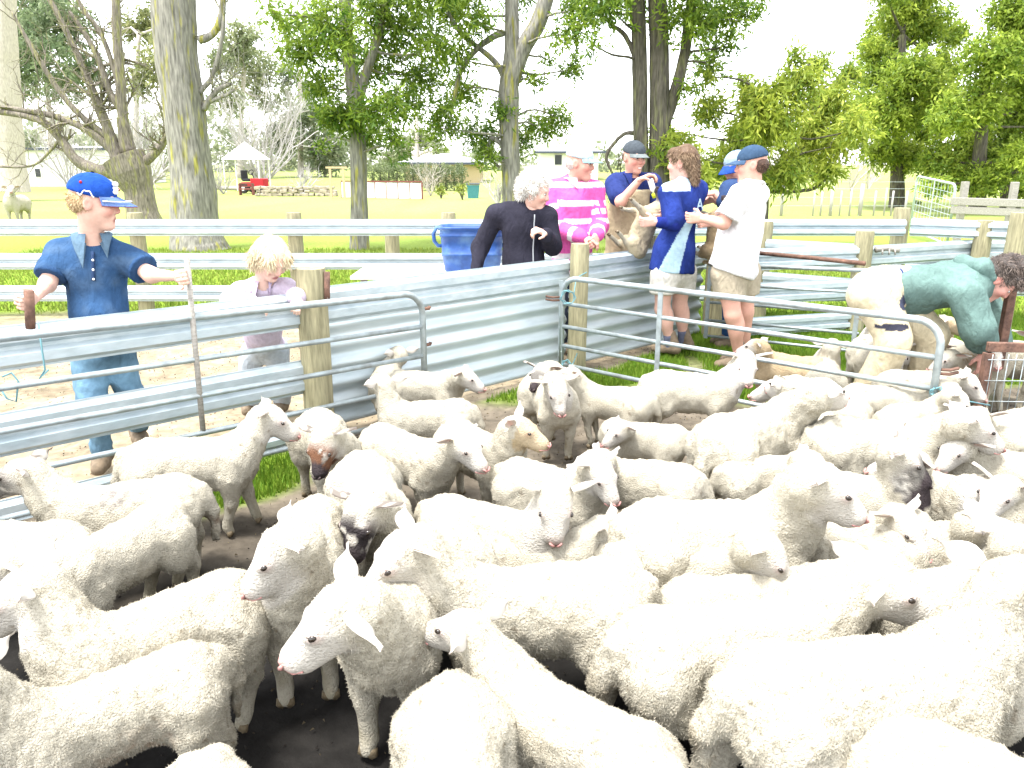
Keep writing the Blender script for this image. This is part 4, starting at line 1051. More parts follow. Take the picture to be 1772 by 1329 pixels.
    def cap(s, color, brimc=None, under=None, tilt=0.0, z=.045, emblem=False, brim_len=.075):
        H = s.H; hs = s.hs; dn = Vector(s.hx[2])
        pr = [Ell(H(-.012, 0, .050), (.109 * hs, .089 * hs, .092 * hs), s.hx, .01)]
        cv, cf = surf(pr, .0075 * hs, 0, [(H(0, 0, z), -dn - Vector(s.hx[0]) * .12)], 1)
        co = s.part('cap', cv, cf, 'cloth', color)
        fx = Vector(s.hx[0]); bx = axes(fx - dn * (.22 + tilt), dn + fx * (.22 + tilt))
        mb = MB(); NS, NR = 16, 6; rings = []
        for layer in (0, 1):
            for i in range(NR + 1):
                t = i / NR
                for k in range(NS + 1):
                    a = -1.25 + 2.5 * k / NS; r0 = .088 + .0; yy = math.sin(a) * (.084 + .004 * t); xx = .012 + math.cos(a) * (.088 + t * brim_len * max(0, math.cos(a * .98)) ** .6)
                    zz_ = .047 - .018 * t - 1.9 * yy * yy * (.45 + .55 * t) - tilt * .25 * t - layer * .004
                    rings.append(H(xx, yy, zz_) - Vector(s.o))
        W_ = NS + 1; n1 = (NR + 1) * W_; fs = []
        for i in range(NR):
            for k in range(NS):
                q = i * W_ + k; fs.append((q, q + W_, q + W_ + 1, q + 1)); fs.append((n1 + q, n1 + q + 1, n1 + q + W_ + 1, n1 + q + W_))
        for k in range(NS): q = NR * W_ + k; fs.append((q, n1 + q, n1 + q + 1, q + 1))
        va = np.array([list(p) for p in rings]); cc = np.tile(np.array(brimc or color, float), (len(va), 1)); cc[n1:] = under or brimc or color
        np_mesh('brim', va, np.array(fs), M['cloth'], co, True, cc)
        mb = MB(); sph(mb, H(-.012, 0, .143) - Vector(s.o), (.008, .008, .004), s.hx); mb.build('button', M['cloth'], co)
        return co
    def hair(s, prims, color, color2, n=3000, length=.03, width=.005, comb=(0, 0, -.8), res=.010, seed=1, noise=.006, cuts=(), lift=.35):
        v, f = surf(prims, res, 0, cuts, 1); nn = vnormals(v, f)
        v = v + nn * (noise * vnoise(v * 45, seed) + noise * vnoise(v * 20, seed + 1))[:, None]
        ho = s.part('hair', v, f, 'hairm', color)
        tv, tf, fi = tufts(v, f, np.ones(len(v)), n, length, width, np.array(comb), seed, .9, lift)
        w = np.random.default_rng(seed).random((len(fi), 1)); c = np.repeat(np.array(color) * (1 - w) + np.array(color2) * w, 3, 0)
        o = np_mesh('locks', tv - s.o, tf, M['hairm'], ho, False, c); o['kind'] = 'stuff'
        return ho
def on_front(s, pts, fw, lift=.004, rad=.02):
    """lay a line of points on the garment last made, seen along fw"""
    v = s.lastv; f = npv(Vector(fw).normalized()); out = []
    for q in pts:
        d = v - npv(q); t = d @ f; pe = np.linalg.norm(d - t[:, None] * f, axis=1); k = (pe < rad) & (t < .21)
        out.append(Vector(q) + Vector(f) * ((t[k].max() if k.any() else 0) + lift))
    return out
def collar(s, J, fw, color, r0=.056, r1=.092, gap=.5, point=.035, up=.03, b=1.0):
    """turned-down collar resting on the garment last made"""
    v = s.lastv; nk = J['neck']; f = Vector(fw); f.z = 0; f.normalize(); a0 = math.atan2(f.y, f.x); NS = 26; vs_ = []; fs = []
    ax_ = (s.hc - nk).normalized()
    for i in range(NS + 1):
        t = i / NS; a = a0 + gap * .5 + (2 * math.pi - gap) * t; e = math.exp(-min(t, 1 - t) * 9)
        d = V(math.cos(a), math.sin(a), 0)
        pin = nk + ax_ * up + d * r0 * b; pm = nk + ax_ * (up + .004) + d * (r0 * b + .012)
        ro = (r1 + point * e) * b; po = nk + d * ro
        k = (np.abs(v[:, 0] - po.x) < .018) & (np.abs(v[:, 1] - po.y) < .018) & (v[:, 2] < nk.z + .06); po.z = (v[k, 2].max() if k.any() else nk.z - .02 - .05 * e) + .006
        po.z = min(po.z, nk.z + up)
        for q in (pin, pm, pm.lerp(po, .5) + V(0, 0, .004), po, po - V(0, 0, .006), nk + d * r0 * b * .98 + ax_ * (up - .03)): vs_.append(q - Vector(s.o))
    for i in range(NS):
        for k in range(5): q = i * 6 + k; fs.append((q, q + 1, q + 7, q + 6))
    va = np.array([list(q) for q in vs_]); np_mesh('collar', va, np.array(fs), M['cloth'], s.root, True, np.tile(np.array(color, float), (len(va), 1)))
def limb(a, b, c, r, k=.03):
    return [Cone(a, b, r[0], r[1], k), Cone(b, c, r[1], r[2], k)]
def lerp(a, b, t): return Vector(a).lerp(Vector(b), t)
def torso(J, b=1.0, flat=.72, fwd=(0, -1, 0), belly=0.0):
    nk, ch, pv = J['neck'], J['chest'], J['pelvis']; fw = Vector(fwd).normalized(); sq = (fw, flat)
    return [Cone(ch, pv, .155 * b, .145 * b, .05, sq), Cone(J['shA'], J['shB'], .062 * b, .062 * b, .06), Cone(lerp(J['shA'], J['shB'], .25), lerp(J['shA'], J['shB'], .75), .085 * b, .085 * b, .05, sq),
            Cone(nk, ch, .06 * b, .12 * b, .06, sq), Cone(lerp(pv, J['hipA'], .9), lerp(pv, J['hipB'], .9), .10 * b, .10 * b, .05, (fw, .95)), Ell(lerp(ch, pv, .6) + fw * .03, (.12 * b + belly,) * 3, None, .05)]
def neck_cut(J, s, r=.075): return Ell(lerp(J['neck'], s.hc, .22), (r, r, .07), None, .012, True)

# ---- the boy in the blue polo shirt
P_ = Person('boy in navy polo shirt, jeans and blue cap gripping the gate levers', (A(180, 800, 3.8).x, 3.8, 0))
Y = 3.8
J = dict(neck=A(160, 414, Y), chest=A(162, 468, Y), pelvis=A(178, 590, Y + .02), shA=A(104, 438, Y), shB=A(217, 446, Y + .03), hipA=A(158, 605, Y), hipB=A(203, 605, Y + .05),
         elA=A(82, 492, Y - .12), wrA=A(57, 518, Y - .38), elB=A(262, 476, Y - .05), wrB=A(306, 478, Y - .18), knA=A(158, 695, Y - .05), knB=A(226, 690, Y + .1), anA=A(176, 775, Y), anB=A(238, 738, Y + .45))
fw = V(.45, -.89, 0)
P_.head(A(163, 352, Y - .03), 12, -10, 0, 1.0); P_.brow = (.4, .28, .16)
arms = limb(J['shA'], J['elA'], J['wrA'], (.042, .036, .023)) + limb(J['shB'], J['elB'], J['wrB'], (.042, .036, .023))
legs_ = limb(J['hipA'], J['knA'], J['anA'], (.07, .048, .034)) + limb(J['hipB'], J['knB'], J['anB'], (.07, .048, .034))
P_.skin(torso(J, .74, .68, fw) + arms + legs_, [hand_prims(J['wrA'], A(47, 530, Y - .5) - J['wrA'], V(-.6, -.2, .2), .86, 1.05), hand_prims(J['wrB'], A(326, 478, Y - .22) - J['wrB'], V(.2, -1, 0), .86, 1.05, -1)], .010, (.66, .42, .33), J['neck'], rosy=.5)
NAVYF = (.030, .075, .175)
sl = [Cone(J['shA'], lerp(J['shA'], J['elA'], .72), .056, .062, .03), Cone(J['shB'], lerp(J['shB'], J['elB'], .66), .056, .062, .03)]
fade = lambda v: np.array([.030, .072, .155]) * (1 + .35 * vnoise(v * 7, 2))[:, None] + np.array([.03, .035, .03]) * np.clip(vnoise(v * 18, 3), 0, 1)[:, None]
P_.cloth('shirt', torso(J, .82, .7, fw) + sl + [neck_cut(J, P_, .062), Cone(lerp(J['neck'], J['chest'], .2) + fw * .11, lerp(J['neck'], J['chest'], .8) + fw * .12, .026, .012, .01, None, True)], NAVYF, .0095, .012, [(lerp(J['chest'], J['pelvis'], .94), V(0, 0, -1)), (lerp(J['shA'], J['elA'], .74), J['elA'] - J['shA'], J['elA'], .085), (lerp(J['shB'], J['elB'], .68), J['elB'] - J['shB'], J['elB'], .10)], .006, 9, colfn=fade)
collar(P_, J, fw, (.10, .16, .22), .050, .085, 1.0, .03)
pk = on_front(P_, [lerp(J['neck'], J['chest'], t) for t in np.linspace(.35, 1.25, 9)], fw, .003)
mb = MB(); mb.tube([q - Vector(P_.o) for q in pk], .0085, 6); mb.build('placket', mat('navy_placket', (.02, .045, .11), .9), P_.root, True)
mb = MB()
for q in on_front(P_, [lerp(J['neck'], J['chest'], t) for t in (.6, .9, 1.2)], fw, .010): sph(mb, q - Vector(P_.o), (.006, .006, .006))
mb.build('buttons', M['white'], P_.root, True)
for a, b in (('shA', 'elA'), ('shB', 'elB')):
    t = .72 if a == 'shA' else .66; q = lerp(J[a], J[b], t); d = (J[b] - J[a]).normalized()
    P_.cloth('sleeve_hem', [Cone(q - d * .012, q + d * .008, .064, .065, .01)], (.026, .062, .14), .0085, .010, [(q + d * .012, d), (q - d * .014, -d)], .001)
den = lambda v: np.array([.13, .23, .32]) * (1 + .4 * vnoise(v * 8, 8) + .15 * vnoise(v * 30, 9))[:, None]
P_.cloth('jeans', torso(J, .80, .72, fw)[-3:-1] + limb(J['hipA'], J['knA'], J['anA'], (.083, .062, .052)) + limb(J['hipB'], J['knB'], J['anB'], (.083, .062, .052)) + [Cone(J['pelvis'], lerp(J['chest'], J['pelvis'], .8), .115, .105, .04)], None, .011, .006, (), .008, 10, colfn=den, fold=(1, 1, 1.6))
P_.shoe(J['anA'], V(.3, -1, 0), .24, color=(.36, .34, .28), name='boot', top=.04); P_.shoe(J['anB'], V(.5, -.8, 0), .22, color=(.14, .14, .13), name='boot', top=.04)
BL = (.012, .050, .30)
cp = P_.cap((.014, .06, .30), (.10, .16, .33), (.40, .01, .015), z=.038, tilt=.05, brim_len=.09)
H = P_.H; o = Vector(P_.o)
mb = MB(); mb.tube([H(.10 * math.cos(a) - .01, -.0875 * abs(math.sin(a)) - .001, .050 + .012 * math.sin(a * 9) + .004 * math.sin(a * 23)) - o for a in np.linspace(1.25, 2.0, 26)], .0032, 5); mb.build('side_script', M['white'], cp)
mb = MB()
for (a, zz_, w) in ((.10, .105, .020), (-.02, .085, .024), (.08, .068, .018)): sph(mb, H(.088 * math.cos(a) + .004, -.09 * math.sin(a + .1), zz_) - o, (.014, w, .012), P_.hx)
mb.build('emblem', M['white'], cp, True)
mb = MB(); sph(mb, H(.1, -.01, .088) - o, (.006, .008, .005), P_.hx); sph(mb, H(.103, .012, .080) - o, (.005, .006, .005), P_.hx); sph(mb, H(-.04, -.078, .095) - o, (.007, .003, .007), P_.hx); mb.build('emblem_red', M['red'], cp, True)
mb = MB(); mb.tube([H(.012 + math.cos(a) * (.088 + .062 * max(0, math.cos(a * .98)) ** .6), math.sin(a) * .087, .0355 - 1.9 * (math.sin(a) * .087) ** 2 * .95 + .0) - o for a in np.linspace(-1.2, 1.2, 24)], .0024, 5); mb.build('brim_piping', M['white'], cp)
P_.hair([Ell(H(-.035, 0, .012), (.083, .082, .07), P_.hx, .01)], (.42, .30, .16), (.55, .42, .25), 2500, .018, .004, (0, 0, -.7), .008, 3, .003, [(H(0, 0, .042), P_.hx[2]), (H(-.008, 0, 0), P_.hx[0])])

# ---- the little girl leaning on the rail
Y = 4.40
P_ = Person('small fair haired girl in a lilac jacket leaning over the steel rail', (A(455, 690, 4.75).x, 4.75, 0))
J = dict(neck=A(455, 492, Y - .02), chest=A(452, 530, Y + .08), pelvis=A(458, 600, Y + .32), shA=A(414, 508, Y), shB=A(498, 500, Y), hipA=A(440, 610, Y + .33), hipB=A(478, 608, Y + .33),
         elA=A(402, 522, Y - .14), wrA=A(438, 524, Y - .26), elB=A(512, 516, Y - .05), wrB=A(512, 514, Y - .24), knA=A(428, 655, Y + .33), knB=A(486, 650, Y + .33), anA=A(433, 705, Y + .42), anB=A(488, 695, Y + .45))
fw = V(.2, -.95, -.3)
P_.head(A(470, 448, Y - .10), -42, -42, 0, .94); P_.brow = (.5, .4, .28)
arms = limb(J['shA'], J['elA'], J['wrA'], (.036, .032, .021)) + limb(J['shB'], J['elB'], J['wrB'], (.036, .032, .021))
legs_ = limb(J['hipA'], J['knA'], J['anA'], (.06, .042, .03)) + limb(J['hipB'], J['knB'], J['anB'], (.06, .042, .03))
P_.skin(torso(J, .62, .75, fw) + arms + legs_, [hand_prims(J['wrA'], V(.85, -.2, -.25), V(0, -.4, -1), .68, .5), hand_prims(J['wrB'], V(.1, -.55, -.5), V(0, -.4, -1), .68, .7, -1)], .010, (.70, .47, .38), J['neck'], rosy=.4)
lil = lambda v: np.array([.50, .43, .52]) * (1 + .06 * vnoise(v * 9, 4))[:, None]
P_.cloth('jacket', torso(J, .66, .8, fw) + limb(J['shA'], J['elA'], lerp(J['elA'], J['wrA'], .85), (.052, .05, .038)) + limb(J['shB'], J['elB'], lerp(J['elB'], J['wrB'], .85), (.052, .05, .038)) + [neck_cut(J, P_, .058)], None, .0095, .012, [(J['pelvis'] + V(0, 0, -.05), V(0, 0, -1))], .006, 10, colfn=lil)
zpg = on_front(P_, [lerp(J['neck'], J['pelvis'], t) + V(.01, 0, 0) for t in np.linspace(.1, .6, 8)], fw)
collar(P_, J, fw, (.46, .38, .50), .046, .072, .9, .02)
mb = MB(); mb.tube([q - Vector(P_.o) for q in zpg], .004, 5); mb.build('zip', mat('zip_purple', (.10, .05, .16), .6), P_.root)
den2 = lambda v: np.array([.42, .46, .50]) * (1 + .25 * vnoise(v * 9, 8))[:, None]
P_.cloth('jeans', torso(J, .66, .78, fw)[-2:] + [Cone(J['pelvis'], lerp(J['chest'], J['pelvis'], .7), .098, .095, .03)] + limb(J['hipA'], J['knA'], J['anA'], (.074, .052, .045)) + limb(J['hipB'], J['knB'], J['anB'], (.074, .052, .045)), None, .011, .006, (), .006, 10, colfn=den2)
for a in ('anA', 'anB'): P_.shoe(J[a], V(.1, -1, 0), .18, color=(.09, .05, .035), name='boot')
H = P_.H
bl = [Ell(H(-.03, 0, .035), (.092, .088, .093), P_.hx, .02), Ell(H(-.06, .05, -.03), (.045, .04, .075), P_.hx, .03), Ell(H(-.055, -.06, -.025), (.045, .035, .075), P_.hx, .03), Ell(H(-.09, -.02, -.05), (.04, .05, .07), P_.hx, .03), Ell(H(.045, -.055, .05), (.04, .032, .045), P_.hx, .02), Ell(H(.045, .045, .06), (.045, .04, .04), P_.hx, .02), Ell(H(.105, 0, -.03), (.06, .055, .06), P_.hx, .01, True)]
P_.hair(bl, (.58, .47, .29), (.72, .63, .45), 5000, .040, .005, (0, -.1, -1.3), .009, 4, .004, lift=.1)

# ---- the white haired woman in the black fleece
Y = 6.05
P_ = Person('white haired woman in a black zip fleece behind the steel wall', (A(905, 520, Y).x, Y, 0))
J = dict(neck=A(912, 364, Y), chest=A(905, 400, Y), pelvis=A(905, 495, Y + .02), shA=A(858, 372, Y), shB=A(948, 374, Y - .02), hipA=A(888, 505, Y), hipB=A(925, 505, Y),
         elA=A(832, 428, Y + .04), wrA=A(824, 468, Y - .06), elB=A(956, 425, Y - .06), wrB=A(944, 404, Y - .26))
for a, px in (('A', 888), ('B', 925)): J['kn' + a] = V(A(px, 500, Y).x, Y, .42); J['an' + a] = V(A(px, 500, Y).x, Y + .03, .10)
fw = V(.35, -.93, 0)
P_.head(A(926, 334, Y - .04), -18, -14, 0, 1.02); P_.brow = (.5, .46, .42)
arms = limb(J['shA'], J['elA'], J['wrA'], (.045, .038, .026)) + limb(J['shB'], J['elB'], J['wrB'], (.045, .038, .026))
legs_ = limb(J['hipA'], J['knA'], J['anA'], (.085, .055, .038)) + limb(J['hipB'], J['knB'], J['anB'], (.085, .055, .038))
P_.skin(torso(J, .92, .75, fw) + arms + legs_, [hand_prims(J['wrA'], V(.05, -.1, -1), V(.6, -.6, 0), .92, .45), hand_prims(J['wrB'], V(-.55, -.35, .25), V(-.2, .3, -.8), .92, 1.0, -1)], .012, (.62, .38, .30), J['neck'], rosy=.4)
blk = lambda v: np.array([.024, .023, .034]) * (1 + .25 * vnoise(v * 12, 4))[:, None]
P_.cloth('fleece_jacket', torso(J, .98, .78, fw) + limb(J['shA'], J['elA'], lerp(J['elA'], J['wrA'], .93), (.062, .056, .042)) + limb(J['shB'], J['elB'], lerp(J['elB'], J['wrB'], .88), (.062, .056, .042)) + [Cone(J['pelvis'], lerp(J['chest'], J['pelvis'], .5), .150, .15, .05, (fw, .8)), Cone(J['neck'] + V(0, .01, .01), lerp(J['neck'], P_.hc, .16), .072, .066, .02), Ell(lerp(J['neck'], P_.hc, .36) + V(.02, -.03, 0), (.064, .064, .06), None, .01, True)], None, .011, .012, [(J['pelvis'] + V(0, 0, -.09), V(0, 0, -1))], .007, 8, colfn=blk)
zp = on_front(P_, [lerp(J['neck'], J['pelvis'], t) + V(.012, 0, 0) for t in np.linspace(.04, 1.05, 16)], fw)
mb = MB(); mb.tube([q - Vector(P_.o) for q in zp], .0055, 6); mb.build('zip', mat('zip_grey', (.30, .31, .33), .5), P_.root, True)
P_.cloth('trousers', torso(J, .9, .8, fw)[-2:-1] + limb(J['hipA'], J['knA'], J['anA'], (.095, .07, .06)) + limb(J['hipB'], J['knB'], J['anB'], (.095, .07, .06)), (.04, .045, .07), .014, .005)
for a in ('anA', 'anB'): P_.shoe(J[a], fw)
H = P_.H; rg = random.Random(3)
bl = [Ell(H(-.03, 0, .045), (.105, .098, .105), P_.hx, .02), Ell(H(-.09, 0, -.01), (.05, .075, .075), P_.hx, .03), Ell(H(.105, 0, -.035), (.072, .075, .085), P_.hx, .01, True)]
for k in range(26):
    a, b = rg.uniform(-2.6, 2.6), rg.uniform(-.5, 1.4); q = (math.cos(b) * math.cos(a + math.pi) * .10 - .03, math.cos(b) * math.sin(a) * .095, .045 + math.sin(b) * .105)
    if q[0] < .05: bl.insert(2, Ell(H(*q), (.026, .026, .024), P_.hx, .012))
bl = [b for b in bl if not b.sub] + [b for b in bl if b.sub]
P_.hair(bl, (.66, .62, .56), (.80, .78, .74), 6000, .028, .005, (0, 0, -.3), .0095, 5, .010, lift=.6)

# ---- the man in the pink striped rugby shirt
Y = 6.5
P_ = Person('man in a pink and white striped shirt and pale cap', (A(995, 480, Y).x, Y, 0))
J = dict(neck=A(993, 314, Y), chest=A(992, 355, Y), pelvis=A(990, 455, Y), shA=A(955, 328, Y), shB=A(1030, 332, Y + .02), hipA=A(975, 465, Y), hipB=A(1008, 465, Y),
         elA=A(966, 398, Y - .12), wrA=A(1010, 412, Y - .26), elB=A(1036, 390, Y - .02), wrB=A(1032, 408, Y - .22))
for a, px in (('A', 975), ('B', 1008)): J['kn' + a] = V(A(px, 480, Y).x, Y, .48); J['an' + a] = V(A(px, 480, Y).x, Y + .03, .10)
fw = V(.55, -.83, 0)
P_.head(A(1004, 284, Y - .04), -25, -6, 0, 1.06); P_.brow = (.4, .33, .28)
arms = limb(J['shA'], J['elA'], J['wrA'], (.05, .043, .029)) + limb(J['shB'], J['elB'], J['wrB'], (.05, .043, .029))
legs_ = limb(J['hipA'], J['knA'], J['anA'], (.09, .06, .04)) + limb(J['hipB'], J['knB'], J['anB'], (.09, .06, .04))
P_.skin(torso(J, 1.0, .75, fw, .01) + arms + legs_, [hand_prims(J['wrA'], V(.8, -.3, -.15), V(.1, .2, -1), 1, .7), hand_prims(J['wrB'], V(-.2, -.75, -.3), V(-.8, 0, -.5), 1, .8, -1)], .012, (.60, .32, .25), J['neck'], smile=1, rosy=.6)
def pinkfn(v, J=dict(J)):
    pink = np.array([.62, .10, .33]); wht = np.array([.74, .68, .70]); c = np.tile(pink, (len(v), 1))
    t = v[:, 2] * 1.0; a = npv(J['shA']); 
    for e0, e1, s0 in ((J['shA'], J['elA'], 0), (J['elA'], J['wrA'], .30), (J['shB'], J['elB'], 0), (J['elB'], J['wrB'], .30)):
        q0, q1 = npv(e0), npv(e1); d = q1 - q0; L = np.linalg.norm(d); u = np.clip(((v - q0) @ d) / L / L, 0, 1); dist = np.linalg.norm(v - q0 - u[:, None] * d, axis=1)
        t = np.where(dist < .078, 1.42 - (s0 + u * L), t)
    band = (np.abs(((t - .05) % .142) - .071) < .022)
    c[band] = wht; c *= (1 + .08 * vnoise(v * 8, 3))[:, None]; return c
P_.cloth('rugby_shirt', torso(J, 1.04, .78, fw, .012) + limb(J['shA'], J['elA'], lerp(J['elA'], J['wrA'], .9), (.068, .062, .046)) + limb(J['shB'], J['elB'], lerp(J['elB'], J['wrB'], .88), (.068, .062, .046)) + [neck_cut(J, P_, .062)], None, .0088, .013, [(J['pelvis'] + V(0, 0, -.10), V(0, 0, -1))], .008, 8, colfn=pinkfn)
collar(P_, J, fw, (.66, .48, .56), .056, .09, .8, .035)
P_.cloth('trousers', torso(J, .96, .8, fw)[-2:-1] + limb(J['hipA'], J['knA'], J['anA'], (.10, .075, .062)) + limb(J['hipB'], J['knB'], J['anB'], (.10, .075, .062)), (.05, .06, .09), .014, .005)
for a in ('anA', 'anB'): P_.shoe(J[a], fw)
P_.cap((.40, .50, .53), (.20, .32, .40), z=.044)
H = P_.H; P_.hair([Ell(H(-.04, 0, .005), (.082, .083, .065), P_.hx, .01)], (.50, .46, .42), (.62, .58, .54), 1800, .012, .004, (0, 0, -.7), .009, 7, .003, [(H(0, 0, .05), P_.hx[2]), (H(-.01, 0, 0), P_.hx[0])])

# ---- the man in khaki overalls
Y = 6.95
P_ = Person('man in khaki overalls and dark cap holding a bottle over a lamb', (A(1085, 480, Y).x, Y, 0))
J = dict(neck=A(1094, 306, Y), chest=A(1088, 345, Y), pelvis=A(1080, 450, Y), shA=A(1062, 318, Y), shB=A(1128, 318, Y + .02), hipA=A(1062, 462, Y), hipB=A(1098, 462, Y),
         elA=A(1074, 350, Y - .24), wrA=A(1106, 312, Y - .30), elB=A(1138, 370, Y - .02), wrB=A(1128, 392, Y - .2))
for a, px in (('A', 1062), ('B', 1098)): J['kn' + a] = V(A(px, 480, Y).x, Y, .48); J['an' + a] = V(A(px, 480, Y).x, Y + .03, .10)
fw = V(.25, -.97, 0)
P_.head(A(1097, 274, Y - .04), -62, -8, .0, 1.05); P_.brow = (.25, .16, .10)
arms = limb(J['shA'], J['elA'], J['wrA'], (.052, .045, .030)) + limb(J['shB'], J['elB'], J['wrB'], (.052, .045, .030))
legs_ = limb(J['hipA'], J['knA'], J['anA'], (.09, .06, .04)) + limb(J['hipB'], J['knB'], J['anB'], (.09, .06, .04))
P_.skin(torso(J, .96, .75, fw) + arms + legs_, [hand_prims(J['wrA'], V(.7, -.1, .35), V(.3, -.2, -.9), 1.05, .75), hand_prims(J['wrB'], V(-.5, -.4, -.4), V(-.5, .3, 0), 1, .7, -1)], .012, (.60, .33, .25), J['neck'], smile=1, rosy=.5)
P_.cloth('polo_shirt', torso(J, .98, .76, fw) + [Cone(J['shA'], lerp(J['shA'], J['elA'], .66), .068, .074, .04), Cone(J['shB'], lerp(J['shB'], J['elB'], .66), .068, .074, .04), neck_cut(J, P_, .058)], (.022, .035, .135), .010, .010, [(lerp(J['chest'], J['pelvis'], .6), V(0, 0, -1))], .006, 9)
collar(P_, J, fw, (.018, .028, .12), .056, .09, .8, .035)
khk = lambda v: np.array([.35, .285, .185]) * (1 + .22 * vnoise(v * 9, 5) + .1 * vnoise(v * 26, 6))[:, None]
ov = torso(J, 1.05, .84, fw) + limb(J['hipA'], J['knA'], J['anA'], (.115, .09, .075)) + limb(J['hipB'], J['knB'], J['anB'], (.115, .09, .075))
P_.cloth('overalls', ov, None, .012, .026, [(lerp(J['neck'], J['chest'], .55), V(0, 0, 1)), (J['shA'] + V(.035, 0, 0), V(-1, 0, .35), J['shA'], .22), (J['shB'] - V(.035, 0, 0), V(1, 0, .35), J['shB'], .22)], .010, 8, colfn=khk)
mb = MB(); mb.tube([q - Vector(P_.o) for q in on_front(P_, [lerp(J['neck'], J['pelvis'], t) + V(.03, 0, 0) for t in np.linspace(.3, 1.05, 14)], fw)], .004, 5); mb.build('zip', mat('zip_dark', (.06, .055, .05), .6), P_.root)
for a in ('anA', 'anB'): P_.shoe(J[a], fw, name='boot')
P_.cap((.055, .065, .075), (.14, .16, .16), z=.042)
H = P_.H; P_.hair([Ell(H(-.035, 0, .008), (.082, .081, .062), P_.hx, .01)], (.10, .06, .035), (.16, .1, .06), 1200, .010, .004, (0, 0, -.7), .009, 8, .003, [(H(0, 0, .05), P_.hx[2]), (H(-.005, 0, 0), P_.hx[0])])
bt = empty('vaccine_bottle', J['wrA'] + V(.09, -.06, -.02), 0, 'small white bottle with a lime green cap held over the lamb', 'bottle')
bt.rotation_euler = (0, R(160), 0)
mb = MB(); mb.tube([V(0, 0, -.03), V(0, 0, .055), V(0, 0, .07), V(0, 0, .085)], [.024, .024, .018, .012], 12); mb.build('body', M['white'], bt, True)
mb = MB(); mb.tube([V(0, 0, .085), V(0, 0, .125)], [.026, .024], 12); mb.build('cap', mat('lime_plastic', (.42, .52, .02), .4), bt, True)

# ---- the teenager in the navy shirt, back turned
Y = 6.30
P_ = Person('teenager with brown mullet, navy shirt and white shorts holding a lamb', (A(1168, 610, Y).x, Y, 0))
J = dict(neck=A(1186, 314, Y), chest=A(1182, 352, Y), pelvis=A(1163, 458, Y), shA=A(1157, 334, Y - .12), shB=A(1206, 330, Y + .12), hipA=A(1150, 474, Y - .06), hipB=A(1180, 472, Y + .06),
         elA=A(1166, 388, Y - .22), wrA=A(1134, 384, Y - .26), elB=A(1190, 385, Y + .2), wrB=A(1150, 378, Y + .1), knA=A(1146, 535, Y - .04), knB=A(1176, 530, Y + .12), anA=A(1160, 592, Y - .02), anB=A(1183, 585, Y + .15))
fw = V(-.66, .75, 0)
P_.head(A(1181, 284, Y), 150, -3, 0, 1.06)
arms = limb(J['shA'], J['elA'], J['wrA'], (.046, .04, .028)) + limb(J['shB'], J['elB'], J['wrB'], (.046, .04, .028))
legs_ = limb(J['hipA'], J['knA'], J['anA'], (.088, .058, .036)) + limb(J['hipB'], J['knB'], J['anB'], (.088, .058, .036)) + [Ell(lerp(J['knA'], J['anA'], .3) + V(.02, 0, 0), (.055, .055, .10), None, .03), Ell(lerp(J['knB'], J['anB'], .3) + V(.02, 0, 0), (.055, .055, .10), None, .03)]
P_.skin(torso(J, .9, .7, fw) + arms + legs_, [hand_prims(J['wrA'], V(-.9, .1, -.05), V(.1, .8, .2), .95, .8), hand_prims(J['wrB'], V(-.9, -.3, 0), V(0, -.8, 0), .95, .8, -1)], .011, (.62, .37, .30), J['neck'], rosy=.5)
def navyfn(v, J=dict(J), o=P_.o):
    c = np.tile(np.array([.016, .032, .165]), (len(v), 1)); z0, z1 = J['pelvis'].z - .05, J['chest'].z - .05
    t = (v[:, 2] - z0) / (z1 - z0); cx = J['pelvis'].x - .06 + .13 * t + .08 * np.clip(t, 0, 1) ** 2; w = .085 - .06 * np.clip(t, 0, 1)
    pan = (np.abs(v[:, 0] - cx) < w) & (v[:, 1] < J['pelvis'].y - .03) & (t < 1.02)
    c[pan] = (.36, .50, .58)
    yk = (v[:, 2] > J['shA'].z + .015) & (v[:, 1] < J['neck'].y + .02) & (v[:, 0] < J['neck'].x + .02) & (v[:, 0] > J['shA'].x - .06); c[yk] = (.42, .52, .60)
    c *= (1 + .18 * vnoise(v * 9, 7))[:, None]; return c
P_.cloth('sports_shirt', torso(J, .95, .74, fw) + [Cone(J['shA'], lerp(J['shA'], J['elA'], .85), .066, .074, .04), Cone(J['shB'], lerp(J['shB'], J['elB'], .85), .066, .074, .04), Cone(J['pelvis'] + V(0, 0, .1), J['pelvis'] + V(-.01, 0, -.03), .168, .176, .05, (fw, .9)), neck_cut(J, P_, .058)], None, .0088, .012, [(J['pelvis'] + V(0, 0, -.055), V(-.1, 0, -1))], .008, 8, colfn=navyfn)
bk = on_front(P_, [lerp(J['chest'], J['pelvis'], .10) + V(.05, .02, 0)], -fw, .008)[0] - Vector(P_.o)
P_.cloth('undersleeve', limb(lerp(J['shA'], J['elA'], .7), J['elA'], lerp(J['elA'], J['wrA'], .78), (.05, .05, .036)) , (.012, .022, .15), .009, .004, (), .005, 14)
P_.cloth('shorts', torso(J, .94, .85, fw)[-2:-1] + [Cone(J['pelvis'], J['pelvis'] + V(0, 0, -.05), .14, .14, .04, (fw, .9)), Cone(J['hipA'], lerp(J['hipA'], J['knA'], .50), .10, .098, .04), Cone(J['hipB'], lerp(J['hipB'], J['knB'], .50), .10, .098, .04)], (.62, .59, .54), .011, .012, [(lerp(J['hipA'], J['knA'], .56), V(0, 0, -1))], .007, 9)
